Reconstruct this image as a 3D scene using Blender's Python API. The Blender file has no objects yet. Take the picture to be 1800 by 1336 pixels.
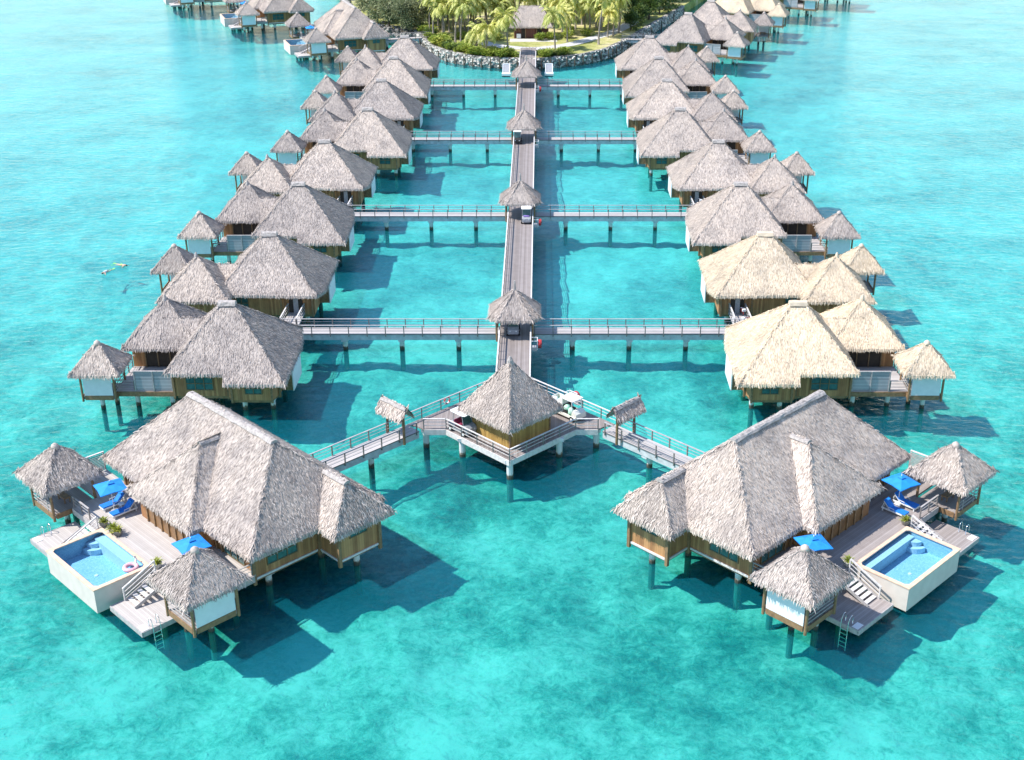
import bpy, math, random
from mathutils import Vector, Matrix
R = math.radians
scene = bpy.context.scene
COL = scene.collection
rng = random.Random(7)

# ------------------------------------------------------------------ mesh building
class MB:
    """collects faces; build() links them as ONE mesh object"""
    def __init__(s): s.v = []; s.f = []
    def face(s, pts):
        n = len(s.v); s.v += [tuple(p) for p in pts]; s.f.append(tuple(range(n, n+len(pts))))
    def box(s, x0, x1, y0, y1, z0, z1):
        n = len(s.v)
        s.v += [(x0,y0,z0),(x1,y0,z0),(x1,y1,z0),(x0,y1,z0),(x0,y0,z1),(x1,y0,z1),(x1,y1,z1),(x0,y1,z1)]
        for q in ((0,3,2,1),(4,5,6,7),(0,1,5,4),(1,2,6,5),(2,3,7,6),(3,0,4,7)): s.f.append(tuple(n+i for i in q))
        return s
    def bar(s, p, q, w, h, up=(0,0,1)):
        """rectangular bar from p to q, w wide, h high"""
        p = Vector(p); q = Vector(q); d = (q-p).normalized(); up = Vector(up)
        if abs(d.dot(up)) > .98: up = Vector((0,1,0))
        x = d.cross(up).normalized(); y = x.cross(d).normalized()
        n = len(s.v)
        for e in (p, q):
            for a, b in ((-1,-1),(1,-1),(1,1),(-1,1)): s.v.append(tuple(e + x*a*w/2 + y*b*h/2))
        for k in ((3,2,1,0),(4,5,6,7),(0,1,5,4),(1,2,6,5),(2,3,7,6),(3,0,4,7)): s.f.append(tuple(n+i for i in k))
        return s
    def tube(s, pts, rad, n=8, cap=True):
        pts = [Vector(p) for p in pts]
        if not isinstance(rad, (list, tuple)): rad = [rad]*len(pts)
        base = len(s.v)
        for i, p in enumerate(pts):
            d = (pts[min(i+1, len(pts)-1)] - pts[max(i-1, 0)]).normalized()
            ref = Vector((0,0,1)) if abs(d.z) < .9 else Vector((0,1,0))
            x = d.cross(ref).normalized(); y = x.cross(d).normalized()
            for k in range(n):
                a = 2*math.pi*k/n
                s.v.append(tuple(p + (x*math.cos(a) + y*math.sin(a))*rad[i]))
        for i in range(len(pts)-1):
            for k in range(n):
                a = base+i*n+k; b = base+i*n+(k+1) % n
                s.f.append((a, b, b+n, a+n))
        if cap:
            s.f.append(tuple(base+k for k in range(n)))
            s.f.append(tuple(base+(len(pts)-1)*n+k for k in reversed(range(n))))
        return s
    def prism(s, outline, z0, z1, top=True, bottom=True):
        n = len(outline); b = len(s.v)
        s.v += [(x, y, z0) for x, y in outline] + [(x, y, z1) for x, y in outline]
        for i in range(n):
            j = (i+1) % n; s.f.append((b+i, b+j, b+n+j, b+n+i))
        if bottom: s.f.append(tuple(b+i for i in reversed(range(n))))
        if top: s.f.append(tuple(b+n+i for i in range(n)))
        return s
    def lathe(s, prof, cx=0, cy=0, n=16):
        b = len(s.v)
        for r, z in prof:
            for k in range(n):
                a = 2*math.pi*k/n; s.v.append((cx+r*math.cos(a), cy+r*math.sin(a), z))
        for i in range(len(prof)-1):
            for k in range(n):
                s.f.append((b+i*n+k, b+i*n+(k+1) % n, b+(i+1)*n+(k+1) % n, b+(i+1)*n+k))
        s.f.append(tuple(b+k for k in reversed(range(n))))
        s.f.append(tuple(b+(len(prof)-1)*n+k for k in range(n)))
        return s
    def mesh(s, name, m, smooth=False):
        me = bpy.data.meshes.new(name); me.from_pydata(s.v, [], s.f); me.update()
        if m: me.materials.append(m)
        if smooth:
            for p in me.polygons: p.use_smooth = True
        return me
    def build(s, name, m, parent=None, smooth=False):
        return put(name, s.mesh(name, m, smooth), parent)

def put(name, me, parent=None):
    o = bpy.data.objects.new(name, me); COL.objects.link(o)
    if parent: o.parent = parent
    return o
def tag(o, label=None, cat=None, group=None, kind=None):
    if label: o['label'] = label
    if cat: o['category'] = cat
    if group: o['group'] = group
    if kind: o['kind'] = kind
    return o
def thing(name, label, cat, loc=(0,0,0), rz=0, group=None):
    o = bpy.data.objects.new(name, None); COL.objects.link(o)
    o.location = loc; o.rotation_euler = (0,0,rz); o.empty_display_size = .3
    return tag(o, label, cat, group)
KIDS = {}
def kids(o):
    return [c for c in bpy.data.objects if c.parent == o]
def tree_of(o):
    return (o, [tree_of(c) for c in kids(o)])
def copy_tree(t, parent=None):
    o, ch = t
    c = o.copy(); COL.objects.link(c)
    if parent: c.parent = parent
    for x in ch: copy_tree(x, c)
    return c
def place(o, loc, rz=0, sx=1, sy=1):
    o.location = loc; o.rotation_euler = (0,0,rz); o.scale = (sx, sy, 1)
    return o

# ------------------------------------------------------------------ materials
def nodes(name):
    m = bpy.data.materials.new(name); m.use_nodes = True
    nt = m.node_tree; return m, nt, nt.nodes['Principled BSDF']
def N(nt, t, **k):
    n = nt.nodes.new(t)
    for a, b in k.items():
        if a in n.inputs: n.inputs[a].default_value = b
        else: setattr(n, a, b)
    return n
def ramp(nt, stops, fac=None):
    r = N(nt, 'ShaderNodeValToRGB'); e = r.color_ramp.elements
    while len(e) > 1: e.remove(e[-1])
    e[0].position = stops[0][0]; e[0].color = (*stops[0][1], 1)
    for p, c in stops[1:]:
        x = e.new(p); x.color = (*c, 1)
    if fac is not None: nt.links.new(fac, r.inputs['Fac'])
    return r
def coords(nt, kind='Object', scale=(1,1,1), rot=(0,0,0)):
    t = N(nt, 'ShaderNodeTexCoord'); mp = N(nt, 'ShaderNodeMapping')
    mp.inputs['Scale'].default_value = scale; mp.inputs['Rotation'].default_value = rot
    nt.links.new(t.outputs[kind], mp.inputs['Vector']); return mp.outputs['Vector']
def mix(nt, a, b, fac, mode='MIX'):
    n = N(nt, 'ShaderNodeMix', data_type='RGBA', blend_type=mode)
    for sock, val in ((n.inputs[0], fac), (n.inputs[6], a), (n.inputs[7], b)):
        if hasattr(val, 'is_output'): nt.links.new(val, sock)
        elif isinstance(val, (int, float)): sock.default_value = val
        else: sock.default_value = (*val, 1)
    return n.outputs[2]
def bump(nt, b, h, strength=.3, dist=.05):
    n = N(nt, 'ShaderNodeBump', Strength=strength, Distance=dist)
    nt.links.new(h, n.inputs['Height']); nt.links.new(n.outputs['Normal'], b.inputs['Normal'])
def plain(name, c, rough=.6, var=.25, scale=3, metal=0, bmp=0):
    m, nt, b = nodes(name)
    v = coords(nt); n = N(nt, 'ShaderNodeTexNoise', Scale=scale, Detail=5); nt.links.new(v, n.inputs['Vector'])
    lo = tuple(x*(1-var) for x in c); hi = tuple(min(1, x*(1+var)) for x in c)
    r = ramp(nt, [(.3, lo), (.7, hi)], n.outputs['Fac'])
    nt.links.new(r.outputs['Color'], b.inputs['Base Color'])
    b.inputs['Roughness'].default_value = rough; b.inputs['Metallic'].default_value = metal
    if bmp: bump(nt, b, n.outputs['Fac'], bmp)
    return m
def thatch_mat(name, dark, mid, light):
    m, nt, b = nodes(name)
    g = N(nt, 'ShaderNodeNewGeometry')
    r = ramp(nt, [(0, dark), (.3, tuple((a*1.0+b_*1.6)/2.6 for a, b_ in zip(dark, mid))), (.55, mid), (1, light)], g.outputs['Random Per Island'])
    v = coords(nt); oi = N(nt, 'ShaderNodeObjectInfo')
    of = N(nt, 'ShaderNodeVectorMath', operation='SCALE'); of.inputs[0].default_value = (37,21,11); nt.links.new(oi.outputs['Random'], of.inputs['Scale'])
    av = N(nt, 'ShaderNodeVectorMath', operation='ADD'); nt.links.new(v, av.inputs[0]); nt.links.new(of.outputs[0], av.inputs[1])
    n = N(nt, 'ShaderNodeTexNoise', Scale=.4, Detail=6, Roughness=.65); nt.links.new(av.outputs[0], n.inputs['Vector'])
    st = ramp(nt, [(.3, (.68,.68,.70)), (.5, (.98,.97,.96)), (.72, (1.13,1.11,1.07))], n.outputs['Fac'])
    c = mix(nt, r.outputs['Color'], st.outputs['Color'], 1.0, 'MULTIPLY')
    tone = ramp(nt, [(0, (.84,.84,.86)), (1, (1.06,1.04,1.02))], oi.outputs['Random'])
    c = mix(nt, c, tone.outputs['Color'], 1.0, 'MULTIPLY')
    nt.links.new(c, b.inputs['Base Color']); b.inputs['Roughness'].default_value = .9
    b.inputs['Specular IOR Level'].default_value = .15
    return m
def boards(name, c1, c2, axis=0, width=.14, rough=.75, gap=.35, grey=.0):
    """planks whose joints are perpendicular to the given object axis"""
    m, nt, b = nodes(name)
    t = N(nt, 'ShaderNodeTexCoord'); sp = N(nt, 'ShaderNodeSeparateXYZ'); nt.links.new(t.outputs['Object'], sp.inputs[0])
    mu = N(nt, 'ShaderNodeMath', operation='DIVIDE'); 
    if axis < 0:
        sm = N(nt, 'ShaderNodeMath', operation='ADD'); nt.links.new(sp.outputs[0], sm.inputs[0]); nt.links.new(sp.outputs[1], sm.inputs[1]); src = sm.outputs[0]
    else: src = sp.outputs[axis]
    nt.links.new(src, mu.inputs[0]); mu.inputs[1].default_value = width
    fl = N(nt, 'ShaderNodeMath', operation='FLOOR'); nt.links.new(mu.outputs[0], fl.inputs[0])
    fr = N(nt, 'ShaderNodeMath', operation='FRACT'); nt.links.new(mu.outputs[0], fr.inputs[0])
    w = N(nt, 'ShaderNodeTexWhiteNoise', noise_dimensions='1D'); nt.links.new(fl.outputs[0], w.inputs['W'])
    n = N(nt, 'ShaderNodeTexNoise', Scale=1.1, Detail=6); nt.links.new(t.outputs['Object'], n.inputs['Vector'])
    ad = N(nt, 'ShaderNodeMath', operation='ADD'); nt.links.new(w.outputs['Value'], ad.inputs[0]); nt.links.new(n.outputs['Fac'], ad.inputs[1])
    hf = N(nt, 'ShaderNodeMath', operation='MULTIPLY'); nt.links.new(ad.outputs[0], hf.inputs[0]); hf.inputs[1].default_value = .5
    r = ramp(nt, [(.2, c1), (.8, c2)], hf.outputs[0])
    jn = ramp(nt, [(0, (gap,)*3), (.07, (1,1,1)), (.93, (1,1,1)), (1, (gap,)*3)], fr.outputs[0])
    c = mix(nt, r.outputs['Color'], jn.outputs['Color'], 1.0, 'MULTIPLY')
    nt.links.new(c, b.inputs['Base Color']); b.inputs['Roughness'].default_value = rough
    bump(nt, b, jn.outputs['Color'], .3, .01)
    return m

M = {}
M['thatch'] = thatch_mat('weathered_thatch', (.30,.255,.225), (.55,.475,.42), (.70,.62,.555))
M['fresh'] = thatch_mat('new_thatch', (.54,.43,.30), (.75,.63,.47), (.84,.735,.58))
M['cap'] = plain('ridge_thatch', (.40,.36,.335), .95, .3, 5, bmp=.6)
M['deck'] = boards('weathered_deck_planks', (.215,.18,.165), (.33,.285,.27), 0, .15)
M['deckx'] = boards('pale_walkway_planks', (.40,.365,.355), (.54,.505,.495), 1, .21)
M['deck_pale'] = boards('sun_bleached_deck_planks', (.43,.385,.355), (.56,.51,.475), 1, .15, gap=.6)
M['deck_grey'] = boards('grey_deck_planks', (.26,.22,.205), (.40,.35,.33), 1, .15, gap=.5)
M['wall'] = boards('timber_wall_boards', (.28,.125,.05), (.55,.285,.12), -1, .2, gap=.55)
M['wally'] = boards('timber_wall_boards_side', (.19,.125,.05), (.36,.25,.11), 1, .17, gap=.55)
M['wood'] = plain('brown_timber', (.25,.15,.075), .7, .3, 4)
M['greywood'] = plain('silvered_timber', (.40,.37,.36), .7, .2, 4)
M['palewood'] = plain('pale_timber', (.66,.62,.60), .7, .15, 4)
M['slat'] = boards('grey_slats', (.30,.29,.31), (.48,.46,.48), 2, .17, gap=.4)
M['rail'] = plain('grey_handrail', (.42,.40,.40), .5, .15, 2)
M['post'] = plain('rail_post', (.20,.18,.17), .5, .2, 5)
M['white'] = plain('white_paint', (.80,.80,.79), .45, .04, 2)
M['beam'] = plain('pale_concrete', (.52,.53,.54), .8, .18, 2)
M['canvas'] = plain('white_canvas', (.74,.76,.76), .8, .05, 2)
M['glass'] = plain('dark_glass', (.05,.13,.13), .08, .3, 2)
M['door'] = plain('amber_door_panels', (.22,.115,.045), .35, .35, 1.5)
M['dark'] = plain('dark_interior', (.035,.028,.022), .8, .3, 2)
M['frame'] = plain('window_frame', (.17,.12,.06), .6, .2, 6)
M['plaster'] = plain('pool_render', (.62,.55,.49), .75, .07, 1.3)
M['coping'] = plain('sandstone_coping', (.72,.50,.36), .7, .14, 3)
M['blue'] = plain('blue_canvas', (.012,.25,.72), .7, .12, 3)
M['cush'] = plain('blue_cushion', (.010,.19,.62), .75, .15, 5)
M['steel'] = plain('stainless_steel', (.72,.74,.76), .25, .08, 6, metal=1)
M['red'] = plain('red_enamel', (.62,.06,.06), .4, .15, 5)
M['rubber'] = plain('black_rubber', (.02,.02,.02), .7, .3, 8)
M['grey'] = plain('grey_plastic', (.34,.35,.37), .5, .15, 5)
M['mint'] = plain('mint_cloth', (.48,.78,.62), .85, .12, 6)
M['purple'] = plain('purple_cloth', (.34,.22,.62), .8, .2, 6)
M['skyblue'] = plain('light_blue_cloth', (.35,.58,.75), .8, .15, 6)
M['pink'] = plain('pink_vinyl', (.80,.42,.46), .35, .2, 2)
M['maroon'] = plain('maroon_vinyl', (.28,.03,.08), .5, .2, 5)
M['pot'] = plain('grey_pot', (.26,.25,.22), .8, .2, 8)
M['potpale'] = plain('pale_stone_pot', (.52,.48,.44), .8, .2, 8)
M['skin'] = plain('skin', (.62,.40,.29), .55, .08, 10)
M['hair'] = plain('dark_hair', (.03,.022,.018), .6, .3, 20)
M['lime'] = plain('lime_fabric', (.42,.80,.16), .6, .12, 9)
M['cream'] = plain('cream_paint', (.78,.76,.68), .4, .05, 2)
M['redwall'] = boards('red_brown_boards', (.12,.045,.03), (.20,.08,.055), 0, .2, gap=.5)

def pile_mat():
    m, nt, b = nodes('concrete_pile')
    g = N(nt, 'ShaderNodeNewGeometry'); sp = N(nt, 'ShaderNodeSeparateXYZ'); nt.links.new(g.outputs['Position'], sp.inputs[0])
    n = N(nt, 'ShaderNodeTexNoise', Scale=5, Detail=5); nt.links.new(g.outputs['Position'], n.inputs['Vector'])
    a = N(nt, 'ShaderNodeMath', operation='MULTIPLY_ADD'); nt.links.new(n.outputs['Fac'], a.inputs[0]); a.inputs[1].default_value = .5; nt.links.new(sp.outputs[2], a.inputs[2])
    r = ramp(nt, [(.0, (.10,.22,.17)), (.10, (.09,.16,.12)), (.20, (.05,.05,.04)), (.50, (.07,.06,.045)), (.60, (.24,.20,.15)), (.72, (.64,.64,.63)), (1, (.68,.69,.69))], a.outputs[0])
    nt.links.new(r.outputs['Color'], b.inputs['Base Color']); b.inputs['Roughness'].default_value = .8
    return m
M['pile'] = pile_mat()

def leaf_mat(name, c1, c2, c3):
    m, nt, b = nodes(name)
    g = N(nt, 'ShaderNodeNewGeometry')
    r = ramp(nt, [(0, c1), (.5, c2), (1, c3)], g.outputs['Random Per Island'])
    oi = N(nt, 'ShaderNodeObjectInfo')
    tone = ramp(nt, [(0, (.8,.85,.8)), (1, (1.15,1.08,1.0))], oi.outputs['Random'])
    c = mix(nt, r.outputs['Color'], tone.outputs['Color'], 1.0, 'MULTIPLY')
    nt.links.new(c, b.inputs['Base Color']); b.inputs['Roughness'].default_value = .55
    tr = N(nt, 'ShaderNodeBsdfTranslucent'); nt.links.new(c, tr.inputs['Color'])
    mx = N(nt, 'ShaderNodeMixShader', Fac=.3)
    out = nt.nodes['Material Output']
    nt.links.new(b.outputs[0], mx.inputs[1]); nt.links.new(tr.outputs[0], mx.inputs[2]); nt.links.new(mx.outputs[0], out.inputs['Surface'])
    return m
M['palm'] = leaf_mat('palm_frond', (.22,.27,.035), (.52,.54,.11), (.88,.80,.34))
M['ironwood'] = leaf_mat('ironwood_needles', (.10,.125,.06), (.24,.27,.13), (.38,.40,.22))
M['bush'] = leaf_mat('shrub_leaf', (.12,.18,.025), (.30,.40,.05), (.52,.55,.13))
M['darkleaf'] = leaf_mat('dark_leaf', (.035,.075,.018), (.09,.15,.03), (.20,.27,.06))
M['yleaf'] = leaf_mat('yellow_green_leaf', (.16,.20,.02), (.33,.38,.05), (.60,.60,.14))
M['trunk'] = plain('palm_trunk', (.27,.23,.19), .9, .25, 6)
M['bark'] = plain('brown_bark', (.12,.085,.06), .9, .3, 6)

# --- lagoon
def water_mat():
    m, nt, b = nodes('lagoon_water'); nt.nodes.remove(b)
    out = nt.nodes['Material Output']
    v1 = coords(nt, 'Object', (.8, 1.3, 1), (0,0,R(14))); n1 = N(nt, 'ShaderNodeTexNoise', Scale=1.0, Detail=7, Roughness=.62, Distortion=.6); nt.links.new(v1, n1.inputs['Vector'])
    v2 = coords(nt, 'Object', (.06, .16, 1), (0,0,R(8))); n2 = N(nt, 'ShaderNodeTexNoise', Scale=1.0, Detail=3); nt.links.new(v2, n2.inputs['Vector'])
    ad = N(nt, 'ShaderNodeMath', operation='MULTIPLY_ADD'); nt.links.new(n2.outputs['Fac'], ad.inputs[0]); ad.inputs[1].default_value = 1.2; nt.links.new(n1.outputs['Fac'], ad.inputs[2])
    bp = N(nt, 'ShaderNodeBump', Strength=.42, Distance=.32); nt.links.new(ad.outputs[0], bp.inputs['Height'])
    fr = N(nt, 'ShaderNodeFresnel', IOR=1.33); nt.links.new(bp.outputs['Normal'], fr.inputs['Normal'])
    gl = N(nt, 'ShaderNodeBsdfGlossy', Roughness=.07); nt.links.new(bp.outputs['Normal'], gl.inputs['Normal'])
    tr = N(nt, 'ShaderNodeBsdfTransparent'); tr.inputs['Color'].default_value = (.31,.89,.935,1)
    df = N(nt, 'ShaderNodeBsdfDiffuse'); df.inputs['Color'].default_value = (.01,.36,.50,1); nt.links.new(bp.outputs['Normal'], df.inputs['Normal'])
    m1 = N(nt, 'ShaderNodeMixShader', Fac=.15); nt.links.new(tr.outputs[0], m1.inputs[1]); nt.links.new(df.outputs[0], m1.inputs[2])
    m2 = N(nt, 'ShaderNodeMixShader'); nt.links.new(fr.outputs[0], m2.inputs[0]); nt.links.new(m1.outputs[0], m2.inputs[1]); nt.links.new(gl.outputs[0], m2.inputs[2])
    nt.links.new(m2.outputs[0], out.inputs['Surface'])
    return m
def seabed_mat():
    m, nt, b = nodes('lagoon_seabed')
    v = coords(nt, 'Object')
    # wobble
    w = N(nt, 'ShaderNodeTexNoise', Scale=.35, Detail=4); nt.links.new(v, w.inputs['Vector'])
    wob = N(nt, 'ShaderNodeVectorMath', operation='MULTIPLY_ADD'); nt.links.new(w.outputs['Color'], wob.inputs[0]); wob.inputs[1].default_value = (1.6,1.6,0); nt.links.new(v, wob.inputs[2])
    big = N(nt, 'ShaderNodeTexNoise', Scale=.055, Detail=3, Roughness=.5); nt.links.new(v, big.inputs['Vector'])
    med = N(nt, 'ShaderNodeTexNoise', Scale=.26, Detail=9, Roughness=.68); nt.links.new(wob.outputs[0], med.inputs['Vector'])
    fine = N(nt, 'ShaderNodeTexNoise', Scale=1.6, Detail=9, Roughness=.82, Distortion=.4); nt.links.new(wob.outputs[0], fine.inputs['Vector'])
    # distance from the jetty axis: open sand flats outside, coral rubble near the villas and in front
    sp = N(nt, 'ShaderNodeSeparateXYZ'); nt.links.new(v, sp.inputs[0])
    ax = N(nt, 'ShaderNodeMath', operation='ABSOLUTE'); nt.links.new(sp.outputs[0], ax.inputs[0])
    mr = N(nt, 'ShaderNodeMapRange', interpolation_type='SMOOTHSTEP'); nt.links.new(ax.outputs[0], mr.inputs['Value'])
    mr.inputs['From Min'].default_value = 15; mr.inputs['From Max'].default_value = 130; mr.inputs['To Min'].default_value = .75
    my = N(nt, 'ShaderNodeMapRange', interpolation_type='SMOOTHSTEP'); nt.links.new(sp.outputs[1], my.inputs['Value'])
    my.inputs['From Min'].default_value = 82; my.inputs['From Max'].default_value = 165
    flat = N(nt, 'ShaderNodeMath', operation='MULTIPLY'); nt.links.new(mr.outputs[0], flat.inputs[0]); nt.links.new(my.outputs[0], flat.inputs[1])
    s1 = N(nt, 'ShaderNodeMath', operation='MULTIPLY_ADD'); nt.links.new(big.outputs['Fac'], s1.inputs[0]); s1.inputs[1].default_value = 1.1; nt.links.new(med.outputs['Fac'], s1.inputs[2])
    s2 = N(nt, 'ShaderNodeMath', operation='MULTIPLY_ADD'); nt.links.new(fine.outputs['Fac'], s2.inputs[0]); s2.inputs[1].default_value = 1.1; nt.links.new(s1.outputs[0], s2.inputs[2])
    fr_ = N(nt, 'ShaderNodeMapRange', interpolation_type='SMOOTHSTEP'); nt.links.new(sp.outputs[1], fr_.inputs['Value'])
    for k_, v_ in (('From Min', 60), ('From Max', 71), ('To Min', .13), ('To Max', 0)): fr_.inputs[k_].default_value = v_
    dv0 = N(nt, 'ShaderNodeMath', operation='MULTIPLY_ADD'); nt.links.new(s2.outputs[0], dv0.inputs[0]); dv0.inputs[1].default_value = .85; dv0.inputs[1].default_value = 1.3; dv0.inputs[2].default_value = -1.47
    dv = N(nt, 'ShaderNodeMath', operation='ADD'); nt.links.new(dv0.outputs[0], dv.inputs[0]); nt.links.new(fr_.outputs[0], dv.inputs[1])
    r = ramp(nt, [(.18, (.03,.15,.10)), (.38, (.09,.28,.19)), (.55, (.27,.43,.30)), (.72, (.55,.61,.44)), (.92, (.86,.76,.58))], dv.outputs[0])
    r2 = ramp(nt, [(.1, (.26,.43,.40)), (.45, (.66,.66,.60)), (.85, (.92,.85,.75))], dv.outputs[0])
    c = mix(nt, r.outputs['Color'], r2.outputs['Color'], flat.outputs[0])
    nt.links.new(c, b.inputs['Base Color']); b.inputs['Roughness'].default_value = .95; b.inputs['Specular IOR Level'].default_value = 0
    return m
def pool_water_mat():
    m, nt, b = nodes('pool_water'); nt.nodes.remove(b); out = nt.nodes['Material Output']
    v = coords(nt); n = N(nt, 'ShaderNodeTexNoise', Scale=2.2, Detail=4); nt.links.new(v, n.inputs['Vector'])
    bp = N(nt, 'ShaderNodeBump', Strength=.25, Distance=.06); nt.links.new(n.outputs['Fac'], bp.inputs['Height'])
    fr = N(nt, 'ShaderNodeFresnel', IOR=1.33); nt.links.new(bp.outputs['Normal'], fr.inputs['Normal'])
    gl = N(nt, 'ShaderNodeBsdfGlossy', Roughness=.05); nt.links.new(bp.outputs['Normal'], gl.inputs['Normal'])
    tr = N(nt, 'ShaderNodeBsdfTransparent'); tr.inputs['Color'].default_value = (.78,.94,.98,1)
    m2 = N(nt, 'ShaderNodeMixShader'); nt.links.new(fr.outputs[0], m2.inputs[0]); nt.links.new(tr.outputs[0], m2.inputs[1]); nt.links.new(gl.outputs[0], m2.inputs[2])
    nt.links.new(m2.outputs[0], out.inputs['Surface']); return m
def tile_mat():
    m, nt, b = nodes('blue_mosaic_tile')
    v = coords(nt); vo = N(nt, 'ShaderNodeTexVoronoi', Scale=13, feature='F1'); nt.links.new(v, vo.inputs['Vector'])
    hs = N(nt, 'ShaderNodeSeparateColor'); nt.links.new(vo.outputs['Color'], hs.inputs[0])
    r = ramp(nt, [(0, (.22,.46,.65)), (.5, (.30,.54,.73)), (1, (.40,.63,.80))], hs.outputs[0])
    nt.links.new(r.outputs['Color'], b.inputs['Base Color']); b.inputs['Roughness'].default_value = .4; return m
M['water'] = water_mat(); M['seabed'] = seabed_mat(); M['poolwater'] = pool_water_mat(); M['tile'] = tile_mat()
M['tilepale'] = plain('pale_blue_tile', (.50,.67,.82), .5, .1, 9)

# ------------------------------------------------------------------ thatch
def thatch(polys, dens=27, thick=.28, seed=1, tl=.32, tw=.041, fringe=15):
    dens *= 2.9
    """polys: list of (vertices, [indices i of eave edges i->i+1]). A slab with loose straw on its upper face and hanging at the eaves."""
    g = random.Random(seed); mb = MB()
    def tuft(p, d, nrm, ln, w, lift, droop=0.):
        yaw = g.gauss(0, .20); side = d.cross(nrm).normalized()
        d2 = (d*math.cos(yaw) + side*math.sin(yaw)).normalized(); s = d2.cross(nrm).normalized()
        roll = g.uniform(-.5, .5); s = (s + nrm*roll*.35).normalized()
        a = p + nrm*.01; m_ = p + d2*ln*.55 + nrm*lift; e = p + d2*ln + nrm*(lift*1.05) + Vector((0,0,-droop))
        n = len(mb.v); hw = w/2
        mb.v += [tuple(a-s*hw*.8), tuple(a+s*hw*.8), tuple(m_-s*hw), tuple(m_+s*hw), tuple(e-s*hw*.45), tuple(e+s*hw*.45)]
        mb.f.append((n, n+1, n+3, n+2)); mb.f.append((n+2, n+3, n+5, n+4))
    for verts, eaves in polys:
        P = [Vector(v) for v in verts]
        nrm = Vector((0,0,0))
        for i in range(len(P)):
            a, b = P[i], P[(i+1) % len(P)]
            nrm += Vector(((a.y-b.y)*(a.z+b.z), (a.z-b.z)*(a.x+b.x), (a.x-b.x)*(a.y+b.y)))
        nrm.normalize()
        if nrm.z < 0: nrm = -nrm; P = P[::-1]; L = len(P); eaves = [(L-2-i) % L for i in eaves]
        down = Vector((nrm.x*nrm.z, nrm.y*nrm.z, nrm.z*nrm.z-1))
        down = down.normalized() if down.length > 1e-4 else Vector((1,0,0))
        mb.face(P); mb.face([p-Vector((0,0,thick)) for p in P[::-1]])
        for i in range(len(P)):
            a, b = P[i], P[(i+1) % len(P)]
            if i in eaves:
                mb.face([a, a-Vector((0,0,thick)), b-Vector((0,0,thick)), b])
                ln = (b-a).length
                for k in range(int(ln*fringe*2.2)):
                    t = g.random(); p = a.lerp(b, t) - down*g.uniform(.05,.5) + nrm*g.uniform(-.05,.06)
                    tuft(p - down*.08, down, nrm, g.uniform(.24,.48), tw*g.uniform(.9,1.9), g.uniform(-.04,.05), g.uniform(.02,.12))
                for k in range(int(ln*fringe)):
                    t = g.random(); p = a.lerp(b, t) - down*g.uniform(.0,.1) - Vector((0,0,g.uniform(.02,.14)))
                    out = Vector((down.x, down.y, -1.6)).normalized()
                    tuft(p, out, Vector((down.x, down.y, .3)).normalized(), g.uniform(.16,.34), tw*g.uniform(1.,1.9), .03, .02)
            elif abs(a.z-b.z) > .9:     # hips: thicker, overlapping bundles
                ln = (b-a).length; lo, hi = (a, b) if a.z < b.z else (b, a); hd = (lo-hi).normalized()
                for k in range(int(ln*6)):
                    p = hi.lerp(lo, g.random()); dd = (hd*.75 + down*.5).normalized()
                    tuft(p, dd, nrm, g.uniform(.3,.6), tw*g.uniform(1.1,2.), g.uniform(.05,.13))
        # straw on the face
        tris = [(P[0], P[i], P[i+1]) for i in range(1, len(P)-1)]
        if len(P) > 4:
            from mathutils.geometry import tessellate_polygon
            tris = [tuple(P[i] for i in t) for t in tessellate_polygon([P])]
        for a, b, c in tris:
            ar = (b-a).cross(c-a).length/2
            for k in range(int(ar*dens)):
                r1, r2 = math.sqrt(g.random()), g.random()
                p = a*(1-r1) + b*(r1*(1-r2)) + c*(r1*r2)
                tuft(p - down*.25, down, nrm, tl*g.uniform(.6,1.3), tw*g.uniform(.6,1.5), max(.006, g.gauss(.028,.018)))
    return mb
def hip(x0, x1, y0, y1, ze, zr, inset=None):
    """four faces of a hip roof with its ridge along x (a pyramid when inset is None)"""
    cx, cy = (x0+x1)/2, (y0+y1)/2
    a = (cx, cy, zr) if inset is None else (x0+inset, cy, zr)
    b = a if inset is None else (x1-inset, cy, zr)
    A, B, C, D = (x0,y0,ze), (x1,y0,ze), (x1,y1,ze), (x0,y1,ze)
    if inset is None:
        return [((A,B,a),[0]), ((B,C,a),[0]), ((C,D,a),[0]), ((D,A,a),[0])]
    return [((A,B,b,a),[0]), ((B,C,b),[0]), ((C,D,a,b),[0]), ((D,A,a),[0])]
def ridge_cap(p, q, w=.5, h=.22):
    mb = MB(); p = Vector(p); q = Vector(q); d = (q-p).normalized(); s = d.cross(Vector((0,0,1))).normalized()
    n = max(2, int((q-p).length/.5)); prof = [(-w,-h),(-w*.65,h*.25),(-w*.2,h*.62),(w*.2,h*.62),(w*.65,h*.25),(w,-h)]
    g = random.Random(int(p.x*10)+3); rows = []
    for i in range(n+1):
        c = p.lerp(q, i/n); rows.append([c + s*(a*g.uniform(.9,1.12)) + Vector((0,0,z+g.uniform(-.03,.03))) for a, z in prof])
    base = 0; k = len(prof)
    for r in rows: mb.v += [tuple(x) for x in r]
    for i in range(n):
        for j in range(k-1): mb.f.append((i*k+j, i*k+j+1, (i+1)*k+j+1, (i+1)*k+j))
    mb.f.append(tuple(range(k))); mb.f.append(tuple(n*k+j for j in reversed(range(k))))
    return mb
def pile(parent, x, y, top=1.5, r=.23, head=True):
    mb = MB().tube([(x,y,-3.2),(x,y,top)], r, 10)
    if head: mb.box(x-r*1.35, x+r*1.35, y-r*1.35, y+r*1.35, top-.3, top-.002)
    return mb.build('pile', M['pile'], parent)
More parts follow.
